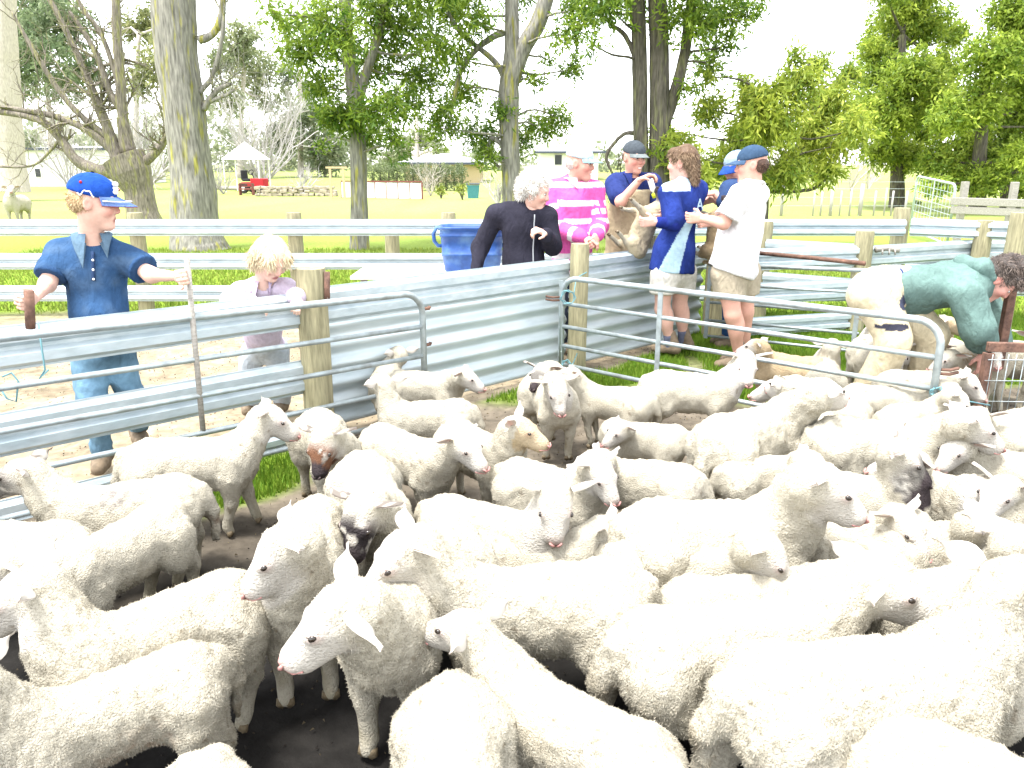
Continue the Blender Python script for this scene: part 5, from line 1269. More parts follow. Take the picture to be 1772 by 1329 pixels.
for a in ('A', 'B'):
    P_.cloth('sock', [Cone(lerp(J['kn' + a], J['an' + a], .82), J['an' + a] + V(0, 0, -.03), .042, .04, .02)], (.12, .13, .19), .008, .003, (), .002)
    P_.shoe(J['an' + a], fw + V(0, -.3, 0), .24, color=(.40, .38, .36) if a == 'B' else (.08, .08, .11))
H = P_.H
P_.hair([Ell(H(-.022, 0, .045), (.106, .092, .10), P_.hx, .02), Ell(H(-.08, 0, -.03), (.05, .066, .085), P_.hx, .03), Ell(H(-.092, 0, -.10), (.038, .052, .055), P_.hx, .03), Ell(H(.06, 0, .085), (.05, .07, .04), P_.hx, .02), Ell(H(.10, 0, -.03), (.072, .09, .095), P_.hx, .01, True), Ell(H(.0, -.085, -.01), (.035, .03, .04), P_.hx, .01, True), Ell(H(.0, .085, -.01), (.035, .03, .04), P_.hx, .01, True)],
        (.10, .06, .035), (.30, .21, .13), 5200, .036, .005, (0, 0, -1.2), .009, 9, .006, lift=.15)
# back print: pale initial
def text_part(body, size, loc, rot, m, parent, name):
    cu = bpy.data.curves.new(name, 'FONT'); cu.body = body; cu.size = size; cu.align_x = 'CENTER'; cu.extrude = .0015
    ob = bpy.data.objects.new('tmp', cu); col.objects.link(ob)
    dg = bpy.context.evaluated_depsgraph_get(); me = bpy.data.meshes.new_from_object(ob.evaluated_get(dg)); bpy.data.objects.remove(ob)
    o = link(name, me, parent, m); o.location = loc; o.rotation_euler = rot; return o
ptm = mat('shirt_print', (.36, .5, .62), .8); ptw = mat('shirt_print_white', (.7, .72, .74), .8)
mb = MB(); rg = random.Random(2); e = V(math.cos(R(41)), math.sin(R(41)), 0)     # two lines of print too small to read
for zz_, hh in ((-.045, .020), (-.080, .016)):
    x = -.075
    while x < .07:
        w = rg.uniform(.008, .014); mb.box(bk + e * x + V(.006, -.006, zz_), (w, .002, hh), Matrix.Rotation(R(41), 3, 'Z')); x += w + .006
mb.build('back_print', ptw, P_.root)
text_part('A', .13, bk + V(0, 0, .0), (R(88), 0, R(41)), ptm, P_.root, 'back_print')

# ---- the man behind, mostly hidden
Y = 6.72
P_ = Person('man in a navy shirt and faded blue cap half hidden behind the white shirt', (A(1270, 480, Y).x, Y, 0))
J = dict(neck=A(1275, 318, Y), chest=A(1275, 350, Y), pelvis=A(1270, 450, Y), shA=A(1262, 328, Y - .14), shB=A(1290, 328, Y + .16), hipA=A(1262, 465, Y - .05), hipB=A(1285, 465, Y + .1),
         elA=A(1256, 352, Y - .2), wrA=A(1236, 334, Y - .14), elB=A(1262, 360, Y + .15), wrB=A(1235, 345, Y + .1))
for a, dy in (('A', -.05), ('B', .1)): J['kn' + a] = V(A(1272, 480, Y).x, Y + dy, .48); J['an' + a] = V(A(1275, 480, Y).x, Y + dy, .10)
fw = V(-.95, -.2, 0)
P_.head(A(1274, 291, Y - .02), 205, -18, 0, 1.02); P_.brow = (.2, .14, .1)
arms = limb(J['shA'], J['elA'], J['wrA'], (.05, .043, .03)) + limb(J['shB'], J['elB'], J['wrB'], (.05, .043, .03))
legs_ = limb(J['hipA'], J['knA'], J['anA'], (.09, .06, .04)) + limb(J['hipB'], J['knB'], J['anB'], (.09, .06, .04))
P_.skin(torso(J, .95, .75, fw) + arms + legs_, [hand_prims(J['wrA'], V(-.8, -.1, -.1), V(0, .2, -1), 1, .7), hand_prims(J['wrB'], V(-.8, .1, -.2), V(0, -.5, -.5), 1, .7, -1)], .012, (.58, .32, .25), J['neck'], rosy=.5)
P_.cloth('shirt', torso(J, 1.0, .78, fw) + [Cone(J['shA'], lerp(J['shA'], J['elA'], .9), .064, .066, .04), Cone(J['shB'], lerp(J['shB'], J['elB'], .9), .064, .066, .04), neck_cut(J, P_, .06)], (.03, .055, .13), .012, .010, [(J['pelvis'] + V(0, 0, -.06), V(0, 0, -1))], .006, 9)
P_.cloth('jeans', torso(J, .96, .8, fw)[-2:-1] + limb(J['hipA'], J['knA'], J['anA'], (.10, .075, .062)) + limb(J['hipB'], J['knB'], J['anB'], (.10, .075, .062)), (.03, .08, .19), .014, .006)
for a in ('anA', 'anB'): P_.shoe(J[a], fw, name='boot')
P_.cap((.22, .29, .38), (.02, .06, .26), z=.044, tilt=.1)

# ---- the man in the white shirt
Y = 6.0
P_ = Person('man in a loose white shirt, khaki shorts and navy cap with his back turned', (A(1278, 620, Y).x, Y, 0))
J = dict(neck=A(1304, 320, Y), chest=A(1292, 360, Y), pelvis=A(1268, 462, Y), shA=A(1278, 340, Y - .16), shB=A(1310, 338, Y + .16), hipA=A(1258, 475, Y - .06), hipB=A(1288, 473, Y + .08),
         elA=A(1252, 386, Y - .20), wrA=A(1216, 378, Y - .10), elB=A(1275, 390, Y + .25), wrB=A(1230, 385, Y + .2), knA=A(1268, 545, Y - .1), knB=A(1290, 540, Y + .08))
J['anA'] = V(A(1280, 600, Y - .05).x, Y - .05, .10); J['anB'] = V(A(1288, 600, Y + .12).x, Y + .12, .10)
fw = V(-.93, .25, 0)
P_.head(A(1300, 287, Y), 168, -6, 0, 1.06); P_.brow = (.2, .14, .1)
arms = limb(J['shA'], J['elA'], J['wrA'], (.054, .047, .032)) + limb(J['shB'], J['elB'], J['wrB'], (.054, .047, .032))
legs_ = limb(J['hipA'], J['knA'], J['anA'], (.095, .062, .04)) + limb(J['hipB'], J['knB'], J['anB'], (.095, .062, .04)) + [Ell(lerp(J['knA'], J['anA'], .3) + V(.02, 0, 0), (.058, .058, .11), None, .03)]
P_.skin(torso(J, .98, .74, fw) + arms + legs_, [hand_prims(J['wrA'], V(-.9, .3, 0), V(.1, .8, .1), 1, .7), hand_prims(J['wrB'], V(-.9, -.2, 0), V(0, -.8, 0), 1, .7, -1)], .011, (.62, .34, .26), J['neck'], rosy=.6)
wh = lambda v: np.array([.70, .68, .69]) * (1 + .04 * vnoise(v * 9, 5))[:, None]
P_.cloth('shirt', torso(J, 1.06, .82, fw) + [Cone(J['shA'], lerp(J['shA'], J['elA'], .80), .072, .084, .05), Cone(J['shB'], lerp(J['shB'], J['elB'], .85), .072, .082, .05), Cone(lerp(J['chest'], J['pelvis'], .4), J['pelvis'] + V(-.02, 0, -.02), .165, .180, .05, (fw, .9)), neck_cut(J, P_, .066)], None, .010, .014, [(J['pelvis'] + V(0, 0, -.045), V(-.35, 0, -1)), (lerp(J['shA'], J['elA'], .82), J['elA'] - J['shA'], J['elA'], .10)], .011, 7, colfn=wh)
collar(P_, J, fw, (.70, .68, .69), .058, .088, .8, .03)
P_.cloth('shorts', torso(J, 1.0, .88, fw)[-2:-1] + [Cone(J['pelvis'], J['pelvis'] + V(0, 0, -.05), .15, .15, .04, (fw, .9)), Cone(J['hipA'], lerp(J['hipA'], J['knA'], .52), .11, .105, .04), Cone(J['hipB'], lerp(J['hipB'], J['knB'], .52), .11, .105, .04)], (.36, .31, .23), .011, .012, [(lerp(J['hipA'], J['knA'], .58), V(0, 0, -1))], .009, 9)
for a in ('anA', 'anB'): P_.shoe(J[a], fw + V(0, -.3, 0), .27, color=(.07, .06, .05), name='boot', top=.05)
P_.cap((.035, .065, .115), (.045, .08, .14), z=.044)
H = P_.H; P_.hair([Ell(H(-.04, 0, .005), (.084, .084, .07), P_.hx, .01)], (.07, .04, .03), (.14, .08, .05), 1500, .014, .004, (0, 0, -.7), .009, 11, .003, [(H(0, 0, .05), P_.hx[2]), (H(-.03, 0, 0), P_.hx[0])])

# ---- the stooping teenager in the green hoodie
Y = 4.75
P_ = Person('teenager in a sage green hoodie and cream trousers stooping over the packed lambs', (A(1560, 680, Y).x, Y, 0))
J = dict(neck=A(1698, 476, Y - .08), chest=A(1652, 492, Y - .03), pelvis=A(1528, 500, Y + .02), shA=A(1672, 508, Y - .22), shB=A(1690, 486, Y + .12), hipA=A(1510, 512, Y - .08), hipB=A(1530, 508, Y + .10),
         elA=A(1692, 566, Y - .26), wrA=A(1702, 610, Y - .14), elB=A(1716, 552, Y + .14), wrB=A(1728, 600, Y + .12), knA=A(1548, 590, Y - .20), knB=A(1612, 582, Y - .02))
J['anA'] = V(J['knA'].x - .10, Y - .08, .10); J['anB'] = V(J['knB'].x + .02, Y + .06, .10)
fw = V(.12, -.12, -.98)
P_.head(A(1727, 484, Y - .14), -28, -52, 0, 1.02); P_.brow = (.12, .09, .07)
arms = limb(J['shA'], J['elA'], J['wrA'], (.05, .043, .03)) + limb(J['shB'], J['elB'], J['wrB'], (.05, .043, .03))
legs_ = limb(J['hipA'], J['knA'], J['anA'], (.09, .06, .04)) + limb(J['hipB'], J['knB'], J['anB'], (.09, .06, .04))
P_.skin(torso(J, .95, .75, fw) + arms + legs_, [hand_prims(J['wrA'], V(.1, 0, -1), V(-.3, .9, 0), 1, .5), hand_prims(J['wrB'], V(0, 0, -1), V(0, -.9, 0), 1, .5, -1)], .011, (.62, .33, .27), J['neck'], rosy=.6)
sage = lambda v: np.array([.12, .19, .172]) * (1 + .16 * vnoise(v * 8, 5) + .06 * vnoise(v * 30, 6))[:, None]
P_.cloth('hoodie', torso(J, 1.04, .8, fw) + limb(J['shA'], J['elA'], lerp(J['elA'], J['wrA'], .85), (.078, .078, .066)) + limb(J['shB'], J['elB'], lerp(J['elB'], J['wrB'], .85), (.078, .076, .062)) + [Cone(lerp(J['chest'], J['neck'], .5), J['neck'], .10, .085, .04), neck_cut(J, P_, .06)], None, .010, .016, [(lerp(J['pelvis'], J['chest'], .06), V(-1, 0, .12)), (lerp(J['elA'], J['wrA'], .8), V(.1, 0, -1), J['wrA'], .2)], .012, 7, colfn=sage, fold=(1, 1, 1))
P_.cloth('hood', [Cone(J['neck'] + V(-.05, -.08, .055), J['neck'] + V(-.08, .06, .065), .045, .045, .04), Cone(J['neck'] + V(-.05, -.08, .055), J['neck'] + V(.0, -.10, .0), .045, .03, .03), Cone(J['neck'] + V(-.08, .06, .065), J['neck'] + V(.02, .10, .02), .045, .03, .03)], None, .010, .004, (), .008, 10, colfn=sage)
crm = lambda v: np.array([.52, .45, .31]) * (1 + .12 * vnoise(v * 9, 5) + .05 * vnoise(v * 28, 5))[:, None]
def crmfn(v, J=dict(J)):
    c = crm(v); z = v[:, 2]; kz = lerp(J['hipA'], J['knA'], .62); d = np.linalg.norm((v - npv(kz) - np.array([0, -.08, 0])) / np.array([.10, .1, .022]), axis=1); c[d < 1] = (.035, .035, .05)
    kz = lerp(J['hipA'], J['knA'], .12) + V(.13, 0, .0); d = np.linalg.norm((v - npv(kz) - np.array([0, -.06, 0])) / np.array([.045, .12, .045]), axis=1); c[d < 1] = (.045, .05, .08); return c
P_.cloth('trousers', [Cone(J['hipA'], J['hipB'], .135, .135, .05), Cone(J['pelvis'] + V(.1, 0, -.01), J['pelvis'] + V(-.02, 0, -.02), .145, .15, .05)] + limb(J['hipA'], J['knA'], J['anA'], (.125, .092, .08)) + limb(J['hipB'], J['knB'], J['anB'], (.125, .092, .08)), None, .011, .008, (), .010, 9, colfn=crmfn)
P_.cloth('waistband', [Cone(J['pelvis'] + V(.03, 0, -.01), J['pelvis'] + V(.06, 0, -.01), .15, .15, .02)], (.03, .05, .12), .009, .010, [(J['pelvis'] + V(.062, 0, 0), V(1, 0, -.12)), (J['pelvis'] + V(.03, 0, 0), V(-1, 0, .12))], .002)
for a in ('anA', 'anB'): P_.shoe(J[a], V(.9, -.4, 0), .27, name='boot', color=(.1, .08, .06))
H = P_.H; rg = random.Random(5)
bl = [Ell(H(-.02, 0, .05), (.106, .094, .10), P_.hx, .02), Ell(H(-.075, 0, -.01), (.05, .07, .07), P_.hx, .03), Ell(H(.065, 0, .085), (.055, .07, .05), P_.hx, .02)]
for k in range(24):
    a, b = rg.uniform(-3.1, 3.1), rg.uniform(.0, 1.5); bl.append(Ell(H(math.cos(b) * math.cos(a) * .10 - .01, math.cos(b) * math.sin(a) * .09, .06 + math.sin(b) * .10), (.024, .024, .022), P_.hx, .012))
bl += [Ell(H(.11, 0, -.03), (.07, .085, .07), P_.hx, .01, True), Ell(H(.0, -.085, -.01), (.03, .03, .035), P_.hx, .01, True)]
P_.hair(bl, (.05, .04, .035), (.22, .17, .14), 5600, .026, .005, (.1, 0, -.7), .009, 12, .007, lift=.25)
# ------------------------------------------------------------------ lambs
M['lamb'] = mat('lamb_fleece', (.7, .66, .56), 0.95, attr='Col', var=0.10, scale=26, bump=0.9, bscale=150, spec=0.05)
M['locks'] = mat('wool_locks', (.7, .66, .56), 0.95, attr='Col', spec=0.04, trans=0.25)
M['ear'] = mat('lamb_ear', (.7, .66, .56), 0.9, attr='Col', spec=0.05, trans=0.2)
M['eye'] = mat('lamb_eye', (.02, .014, .01), 0.12, spec=.6)
M['nose'] = mat('lamb_nose', (.42, .21, .19), 0.6, var=.15, scale=40)
M['nose_dark'] = mat('lamb_dark_nose', (.05, .035, .035), 0.5, var=.3, scale=60)
M['hoof'] = mat('lamb_hoof', (.13, .10, .06), 0.7, var=.3, scale=30)
WOOL = np.array([.425, .393, .318]); FACE = np.array([.475, .445, .395]); LEGC = np.array([.38, .35, .28])
LAMBS = []
def lamb(label, Rp, Sp, Hp, hyaw, hpitch=-15, s=1.0, face='white', heading=None, near=True, res=0.0125, wool=9000, tint=None, group=None,
         legs=None, ear=0.0, eartilt=0.15, tailc=None, neckr=1.0, far=False, mark=None, seed=None, loc=None, frame=None, roll=0.0, muck=0.35, ears=True, lock=1.0, headoff=(.16, 0, .15)):
    """Rp, Sp: photo pixels of the rump top and the withers; Hp: pixel of the skull; hyaw/hpitch: where the face points (world, 0 = right, -90 = at the camera)"""
    sd = seed if seed is not None else len(LAMBS) + 1
    rng = random.Random(sd * 7 + 1)
    if frame is None:            # size from the measured back length where the whole back shows
        if heading is None:
            x = 1.0
            for _ in range(40): x = .5 * x + .5 * (G(*Sp, .5 * x) - G(*Rp, .5 * x)).length / .44
            s = x if .72 <= x <= 1.1 else s * .84
        else: s *= .84
    zb = 0.50 * s
    if frame is None:
        S = G(*Sp, zb) if Sp is not None else G(*Rp, zb) + V(math.cos(R(heading)), math.sin(R(heading)), 0) * .44 * s
        if heading is None:
            Rr_ = G(*Rp, zb); dv = S - Rr_; L = dv.length; heading = math.degrees(math.atan2(dv.y, dv.x))
            mid = (S + Rr_) / 2
            dirv = V(math.cos(R(heading)), math.sin(R(heading)), 0); org = mid + dirv * (0.02 * s)
        else:
            L = .44 * s; dirv = V(math.cos(R(heading)), math.sin(R(heading)), 0); org = S - dirv * 0.20 * s
        org.z = 0
        root = empty('lamb', org, R(heading), label, 'lamb', group)
    else:
        root = empty('lamb', frame[0], 0, label, 'lamb', group); root.rotation_mode = 'QUATERNION'; root.rotation_quaternion = frame[1]
    root.scale = (s, s, s)
    bpy.context.view_layer.update() if False else None
    mw = Matrix.LocRotScale(root.location, root.rotation_quaternion if frame is not None else root.rotation_euler.to_quaternion(), root.scale)
    wi = mw.inverted()
    # --- head placement in lamb space
    nb = V(.205, 0, .405); NL = 0.222
    if Hp is not None:
        cl = wi @ V(0, 0, CAM_H); dl = (wi.to_3x3() @ ray(*Hp)).normalized()
        oc = cl - nb; bq = oc.dot(dl); disc = bq * bq - (oc.length_squared - NL * NL)
        if disc > 0: t = -bq + (math.sqrt(disc) if far else -math.sqrt(disc)) ; hc = cl + dl * t
        else: hc = nb + (cl + dl * (-bq) - nb).normalized() * NL
        fw = wi.to_3x3() @ V(math.cos(R(hyaw)) * math.cos(R(hpitch)), math.sin(R(hyaw)) * math.cos(R(hpitch)), math.sin(R(hpitch)))
    else:
        hc = nb + V(*headoff); fw = V(math.cos(R(hyaw)) * math.cos(R(hpitch)), math.sin(R(hyaw)) * math.cos(R(hpitch)), math.sin(R(hpitch)))
    ax_ = axes(fw, V(0, 0, 1) + V(0, roll, 0)); AX = Matrix([list(ax_[0]), list(ax_[1]), list(ax_[2])]).transposed()
    HS = 1.26
    def Hd(x, y, z): return hc + AX @ V(x * HS, y * HS, z * HS)
    HX, HY, HZ = (Vector(ax_[i]) for i in range(3))
    j = lambda a: rng.uniform(-a, a)
    pr = [Cone((-.20, 0, .374), (.16, 0, .366), .122, .116, .05, (V(0, 1, 0), .86)),
          Ell((-.02, 0, .340), (.24, .108, .130), None, .05),
          Ell((-.235, 0, .375), (.11, .10, .117), None, .05),
          Ell((.17, 0, .345), (.10, .095, .13), None, .05),
          Cone((.19, 0, .39), nb + (hc - nb) * .35, .108, .086 * neckr, .06),
          Cone(nb + (hc - nb) * .2, Hd(-.03, 0, -.015), .084 * neckr, .066, .045),
          Ell(Hd(0, 0, .002), (.083, .066, .065), ax_, .03),
          Cone(Hd(.015, 0, .0), Hd(.108, 0, -.026), .058, .037, .02),
          Cone(Hd(.020, 0, -.030), Hd(.100, 0, -.048), .044, .029, .02),
          Ell(Hd(.116, 0, -.030), (.028, .035, .030), ax_, .012),
          Ell(Hd(.05, .036, .012), (.029, .020, .022), ax_, .012), Ell(Hd(.05, -.036, .012), (.029, .020, .022), ax_, .012)]
    hooves = []; LEG = legs or [j(.05), j(.05), j(.05), j(.05)]
    for i, sy in enumerate((1, -1)):
        st = LEG[i]
        sh = V(.165, sy * .075, .30); kn = V(.175 + st * .7, sy * .07, .165); fe = V(.165 + st * 1.5, sy * .068, .045)
        pr += [Cone(sh, kn, .066, .034, .035), Cone(kn, fe, .031, .026, .02), Cone(fe, fe + V(.012, 0, -.03), .025, .024, .012)]
        hooves.append((fe + V(.012, 0, -.045), .026))
        st = LEG[i + 2]
        hp = V(-.225, sy * .07, .35); sf = V(-.195 + st * .4, sy * .086, .265); hk = V(-.268 + st * .8, sy * .075, .18); ff = V(-.245 + st * 1.2, sy * .075, .045)
        pr += [Cone(hp, sf, .095, .070, .05), Cone(V(-.245, sy * .07, .32), hk, .072, .036, .04), Cone(sf, hk, .062, .034, .03), Cone(hk, ff, .031, .026, .02), Cone(ff, ff + V(.012, 0, -.03), .025, .024, .012)]
        hooves.append((ff + V(.012, 0, -.045), .026))
    sw = j(.03)
    pr += [Cone((-.335, 0, .42), (-.372, sw * .5, .31), .036, .032, .035), Cone((-.372, sw * .5, .31), (-.372, sw, .17), .03, .02, .02)]
    vt, qd = surf(pr, res / s, smooth=1)
    nv = vnormals(vt, qd)
    # --- masks
    hl = (vt - npv(hc)) @ ax_.T / HS
    dn = np.linalg.norm(vt - npv(nb + (hc - nb) * .35), axis=1)
    facem = sstep(-.02, .035, hl[:, 0] - .25 * np.maximum(hl[:, 2], 0)) * (np.abs(hl[:, 1]) < .1) * sstep(-.088, -.070, hl[:, 2] + .25 * np.clip(hl[:, 0], -.02, .12)) * (np.linalg.norm(hl - np.array([.04, 0, -.02]), axis=1) < .16)
    legm = sstep(.20, .13, vt[:, 2]) * (facem < .5)
    taild = (vt[:, 0] < -.335) & (vt[:, 2] < .34); legm = np.where(taild, 0, legm)
    woolm = np.clip(1 - facem - legm, 0, 1)
    o_ = rng.random() * 50
    n1 = vnoise(vt * 38 + o_, sd); n2 = vnoise(vt * 85 + o_, sd + 1); n3 = vnoise(vt * 7 + o_, sd + 2); n4 = vnoise(vt * np.array([60, 60, 26]) + o_, sd + 3)
    vt = vt + nv * (woolm * (.004 * n1 + .0035 * n2 + .006 * n4 + .007 * n3))[:, None]
    # --- colour
    base = WOOL if tint is None else np.array(tint)
    c = base[None] * woolm[:, None] + FACE[None] * facem[:, None] + LEGC[None] * legm[:, None]
    c = c / np.maximum((woolm + facem + legm)[:, None], 1e-3)
    grub = np.clip(.5 * n3 + .35 * n1, 0, 1)[:, None] * woolm[:, None]
    c = c * (1 - grub * .35) + np.array([.55, .47, .33]) * grub * .35
    spk = (vnoise(vt * 120 + o_, sd + 12) > .74)[:, None] * (.25 + .75 * (vnoise(vt * 9 + o_, sd + 13) > .1))[:, None] * .6
    c = c * (1 - spk) + np.array([.14, .105, .06]) * spk
    mk = muck * np.clip(vnoise(vt * 16 + o_, sd + 4) * 1.6 + .25, 0, 1) * sstep(.24, .05, vt[:, 2]) * (facem < .3)
    c = c * (1 - mk[:, None]) + np.array([.20, .16, .07]) * mk[:, None]
    rearm = muck * 1.1 * np.clip(vnoise(vt * 22 + o_, sd + 6) + .15, 0, 1) * sstep(-.27, -.37, vt[:, 0]) * sstep(.40, .26, vt[:, 2])
    c = c * (1 - rearm[:, None]) + np.array([.24, .17, .08]) * rearm[:, None]
    pink = np.clip(1 - np.linalg.norm(hl - np.array([.127, 0, -.030]), axis=1) / .034, 0, 1)[:, None]
    if face == 'white': c = c * (1 - pink * .55) + np.array([.50, .27, .24]) * pink * .55
    ek = np.clip(1 - np.minimum(np.linalg.norm(hl - np.array([.052, .050, .014]), axis=1), np.linalg.norm(hl - np.array([.052, -.050, .014]), axis=1)) / .024, 0, 1)[:, None]
    c = c * (1 - ek * .45) + np.array([.48, .27, .24]) * ek * .45
    if face in ('brown', 'black', 'grey'):
        fc = {'brown': (.17, .085, .05), 'black': (.035, .03, .032), 'grey': (.15, .14, .125)}[face]
        pm = vnoise(hl * np.array([34, 44, 44]) + o_, sd + 9) + .6 * vnoise(hl * 85 + o_, sd + 10)
        fm = sstep(.0, .06, hl[:, 0]) * (facem > .05)
        pa = sstep(-.15, .1, pm + {'brown': .22, 'black': .08, 'grey': .3}[face]) * fm
        pa = np.maximum(pa, sstep(.088, .108, hl[:, 0]) * (facem > .05))
        c = c * (1 - pa[:, None]) + np.array(fc) * pa[:, None]; nd = sstep(.085, .10, hl[:, 0] + .015 * vnoise(hl * 60, sd))[:, None] * (facem > .05)[:, None]; c = c * (1 - nd) + np.array([.05, .04, .042]) * nd
    if face == 'tan': c = np.where((facem > .2)[:, None], c * np.array([.9, .78, .6]), c)
    if mark is not None:          # raddle or mud smears on the back: (x, y side, z, radius, colour)
        for (mx, my, mz, mr, mc) in mark:
            mm = np.clip(1.3 - np.linalg.norm((vt - np.array([mx, my, mz])) / np.array([1.6, 1, .8]), axis=1) / mr, 0, 1) * np.clip(vnoise(vt * 55 + o_, 3) + .45, 0, 1)
            c = c * (1 - mm[:, None]) + np.array(mc) * mm[:, None]
    np_mesh('body', vt, qd, M['lamb'], root, True, np.clip(c, .01, .85))
    # --- fleece locks, hair on face and legs stays smooth
    if wool:
        comb = np.array([-.35, 0, -.55])
        tv_, tf_, fi = tufts(vt, qd, woolm, wool, .0066 * lock, .0034, comb, sd, 0.7, .62)
        tc = np.clip(np.repeat(c[qd[fi, 0]], 3, 0) * np.repeat(np.random.default_rng(sd).uniform(.72, 1.12, (len(fi), 1)), 3, 0), .01, .85)
        fo = np_mesh('fleece', tv_, tf_, M['locks'], root, False, tc); fo['kind'] = 'stuff'
    # --- ears, eyes, nose, mouth, hooves
    for sy in ((1, -1) if ears else ()):
        eb = Hd(-.022, sy * .048, .020)
        ed = (HY * sy * .92 + HX * (-.32 + j(.12)) + HZ * (eartilt + ear * sy + j(.08))).normalized()
        wv = (HZ * .75 + HX * .55).cross(ed).cross(ed); wv = -wv.normalized(); nn = ed.cross(wv).normalized()
        vs_, fs = [], []; NS = 8
        for k in range(NS):
            t = k / (NS - 1); wd = .031 * (math.sin(min(1, t * 1.15 + .12) * math.pi) ** .7 if t < .99 else .05); cp = eb + ed * (.122 * t) - V(0, 0, .012 * t * t)
            for a in (-1, -.5, 0, .5, 1): vs_.append(cp + wv * (wd * a) + nn * (.010 * (a * a) - .006) * (1 if nn.dot(HX) > 0 else -1))
        for k in range(NS - 1):
            for a in range(4): q = k * 5 + a; fs.append((q, q + 1, q + 6, q + 5))
        ve = np.array([list(v) for v in vs_]); fe_ = np.array(fs)
        thick = npv(nn) * .0045; n_ = len(ve)
        ve2 = np.concatenate([ve, ve - thick * (1 if nn.dot(HX) > 0 else -1)]); fe2 = np.concatenate([fe_, fe_[:, ::-1] + n_])
        tt = np.tile(np.repeat(np.linspace(0, 1, NS), 5), 2); av = np.tile(np.tile(np.abs(np.array([-1, -.5, 0, .5, 1])), NS), 2)
        inner = (np.arange(2 * n_) < n_) * (1 - av) * .75
        ec = FACE[None] * (1 - inner[:, None]) + np.array([.62, .36, .30]) * inner[:, None]
        if face in ('black', 'brown', 'grey'): ec = ec * (1 - .75 * (vnoise(ve2 * 50, sd) > -.1)[:, None]) + np.array([.08, .06, .05]) * .75 * (vnoise(ve2 * 50, sd) > -.1)[:, None]
        np_mesh('ear', ve2, fe2, M['ear'], root, True, ec)
        ec_ = Hd(.054, sy * .0478, .013)
        me = MB(); sph(me, ec_, (.0105, .0070, .0078), ax_); me.build('eye', M['eye'], root, True)
    me = MB(); nm = M['nose'] if face == 'white' or face == 'tan' else M['nose_dark']
    for sy in (1, -1): me.tube([Hd(0.1400, sy * .002, -.036), Hd(0.1410, sy * .010, -.0275), Hd(0.1345, sy * .019, -.020)], [.0045, .0062, .0040], 6)
    me.tube([Hd(0.1400, 0, -.036), Hd(0.1380, 0, -.046)], .0026, 5)
    me.tube([Hd(0.1075, .0262, -.048), Hd(0.1265, .018, -.046), Hd(0.1375, 0, -.046), Hd(0.1265, -.018, -.046), Hd(0.1075, -.0262, -.048)], .0026, 5)
    me.build('muzzle', nm, root, True)
    for hq, hr in hooves:
        me = MB()
        for sy in (-1, 1):
            e = V(0, sy * .0125, 0); me.tube([hq + e + V(-.002, 0, .022), hq + e + V(.004, 0, 0), hq + e + V(.008, 0, -.0)], [.0150, .0175, .010], 7)
        me.build('hoof', M['hoof'], root, True)
    LAMBS.append(root); return root
N1, N2, N3 = dict(res=.0125, wool=27000), dict(res=.0148, wool=11000), dict(res=.0175, wool=4500)
# ---- foreground
lamb('cream lamb with a brown smudge on its flank beside a pale hind leg', (325, 1118), (40, 1215), (-60, 1190), 185, -20, 1.0, **N1, mark=[(-.1, 0, .30, .12, (.40, .27, .18))])
lamb('white lamb standing side-on just behind the lamb with the brown smudged flank', (395, 992), (120, 1085), (45, 1010), 195, -25, 1.08, **N1)
lamb('white lamb with a yellow stain on its rump', (275, 868), (120, 945), (-10, 985), 215, -20, 1.05, **N2, mark=[(-.33, .05, .30, .05, (.5, .42, .05))])
lamb('white lamb with a grey smear on its back and a dirty tail', (305, 822), (110, 845), (35, 815), 195, -10, 1.0, **N2, face='grey', mark=[(-.02, .08, .47, .09, (.22, .2, .19)), (-.34, .02, .25, .07, (.16, .09, .05))])
lamb('partly hidden white lamb between the smeared lamb and the yellow stained lamb', (75, 905), (-60, 900), (-120, 870), 180, -10, 1.0, **N2)
lamb('white lamb standing at the gate below the boy, sniffing a brown faced lamb', (245, 762), (410, 752), (470, 718), 12, -28, 1.04, **N2, legs=[.05, -.03, .02, -.02], neckr=.95)
lamb('lamb with brown blotched face and dark nose looking out', None, (585, 748), (562, 762), -112, -52, 1.05, heading=-62, face='brown', **N2)
lamb('lamb with black and white blotched face and black nose', None, (655, 850), (630, 885), -118, -48, 1.12, heading=-72, face='black', **N2)
lamb('big white lamb with muddy knees turning its face aside', None, (512, 968), (496, 945), -160, -34, 1.14, heading=-84, **N1, neckr=1.0, muck=.55)
lamb('white lamb in profile with raised ear and muddy front knee', None, (660, 1030), (592, 1062), -165, -26, 1.2, heading=-108, **N1, muck=.55, ear=-.5)
lamb('long white lamb behind the lamb with the raised ear, head lowered', (1065, 972), (800, 985), (705, 955), 200, -30, 1.12, **N1)
lamb('long white lamb nosing between the raised ear lamb and its neighbours', (1110, 1268), (890, 1150), (800, 1080), 150, -5, 1.08, **N1)
lamb('plain white woolly back beside the raised ear lamb, its head hidden', (785, 1178), None, None, -90, -30, 1.05, heading=-88, **N1)
lamb('tip of a white woolly rump below the lamb with the brown smudged flank', (345, 1312), None, None, -90, -30, 1.0, heading=-95, **N2)
lamb('largest white lamb, side-on with its long tail hanging', (1338, 1128), (1668, 1098), (1770, 990), 15, 0, 1.18, res=.0115, wool=28000)
lamb('white lamb with dark mud specks on its rump beside the largest lamb', (1590, 1245), (1800, 1330), (1880, 1330), -30, -10, 1.0, **N1, mark=[(-.3, .08, .34, .08, (.3, .27, .2))])
lamb('white lamb with a red inner ear stretching towards the largest lamb', (1128, 1060), (1398, 1038), (1535, 1004), -8, -14, 1.1, **N1)
lamb('white lamb half hidden behind the lamb with the red inner ear', (1195, 1004), (1400, 990), (1520, 978), 5, -5, 1.0, **N2)
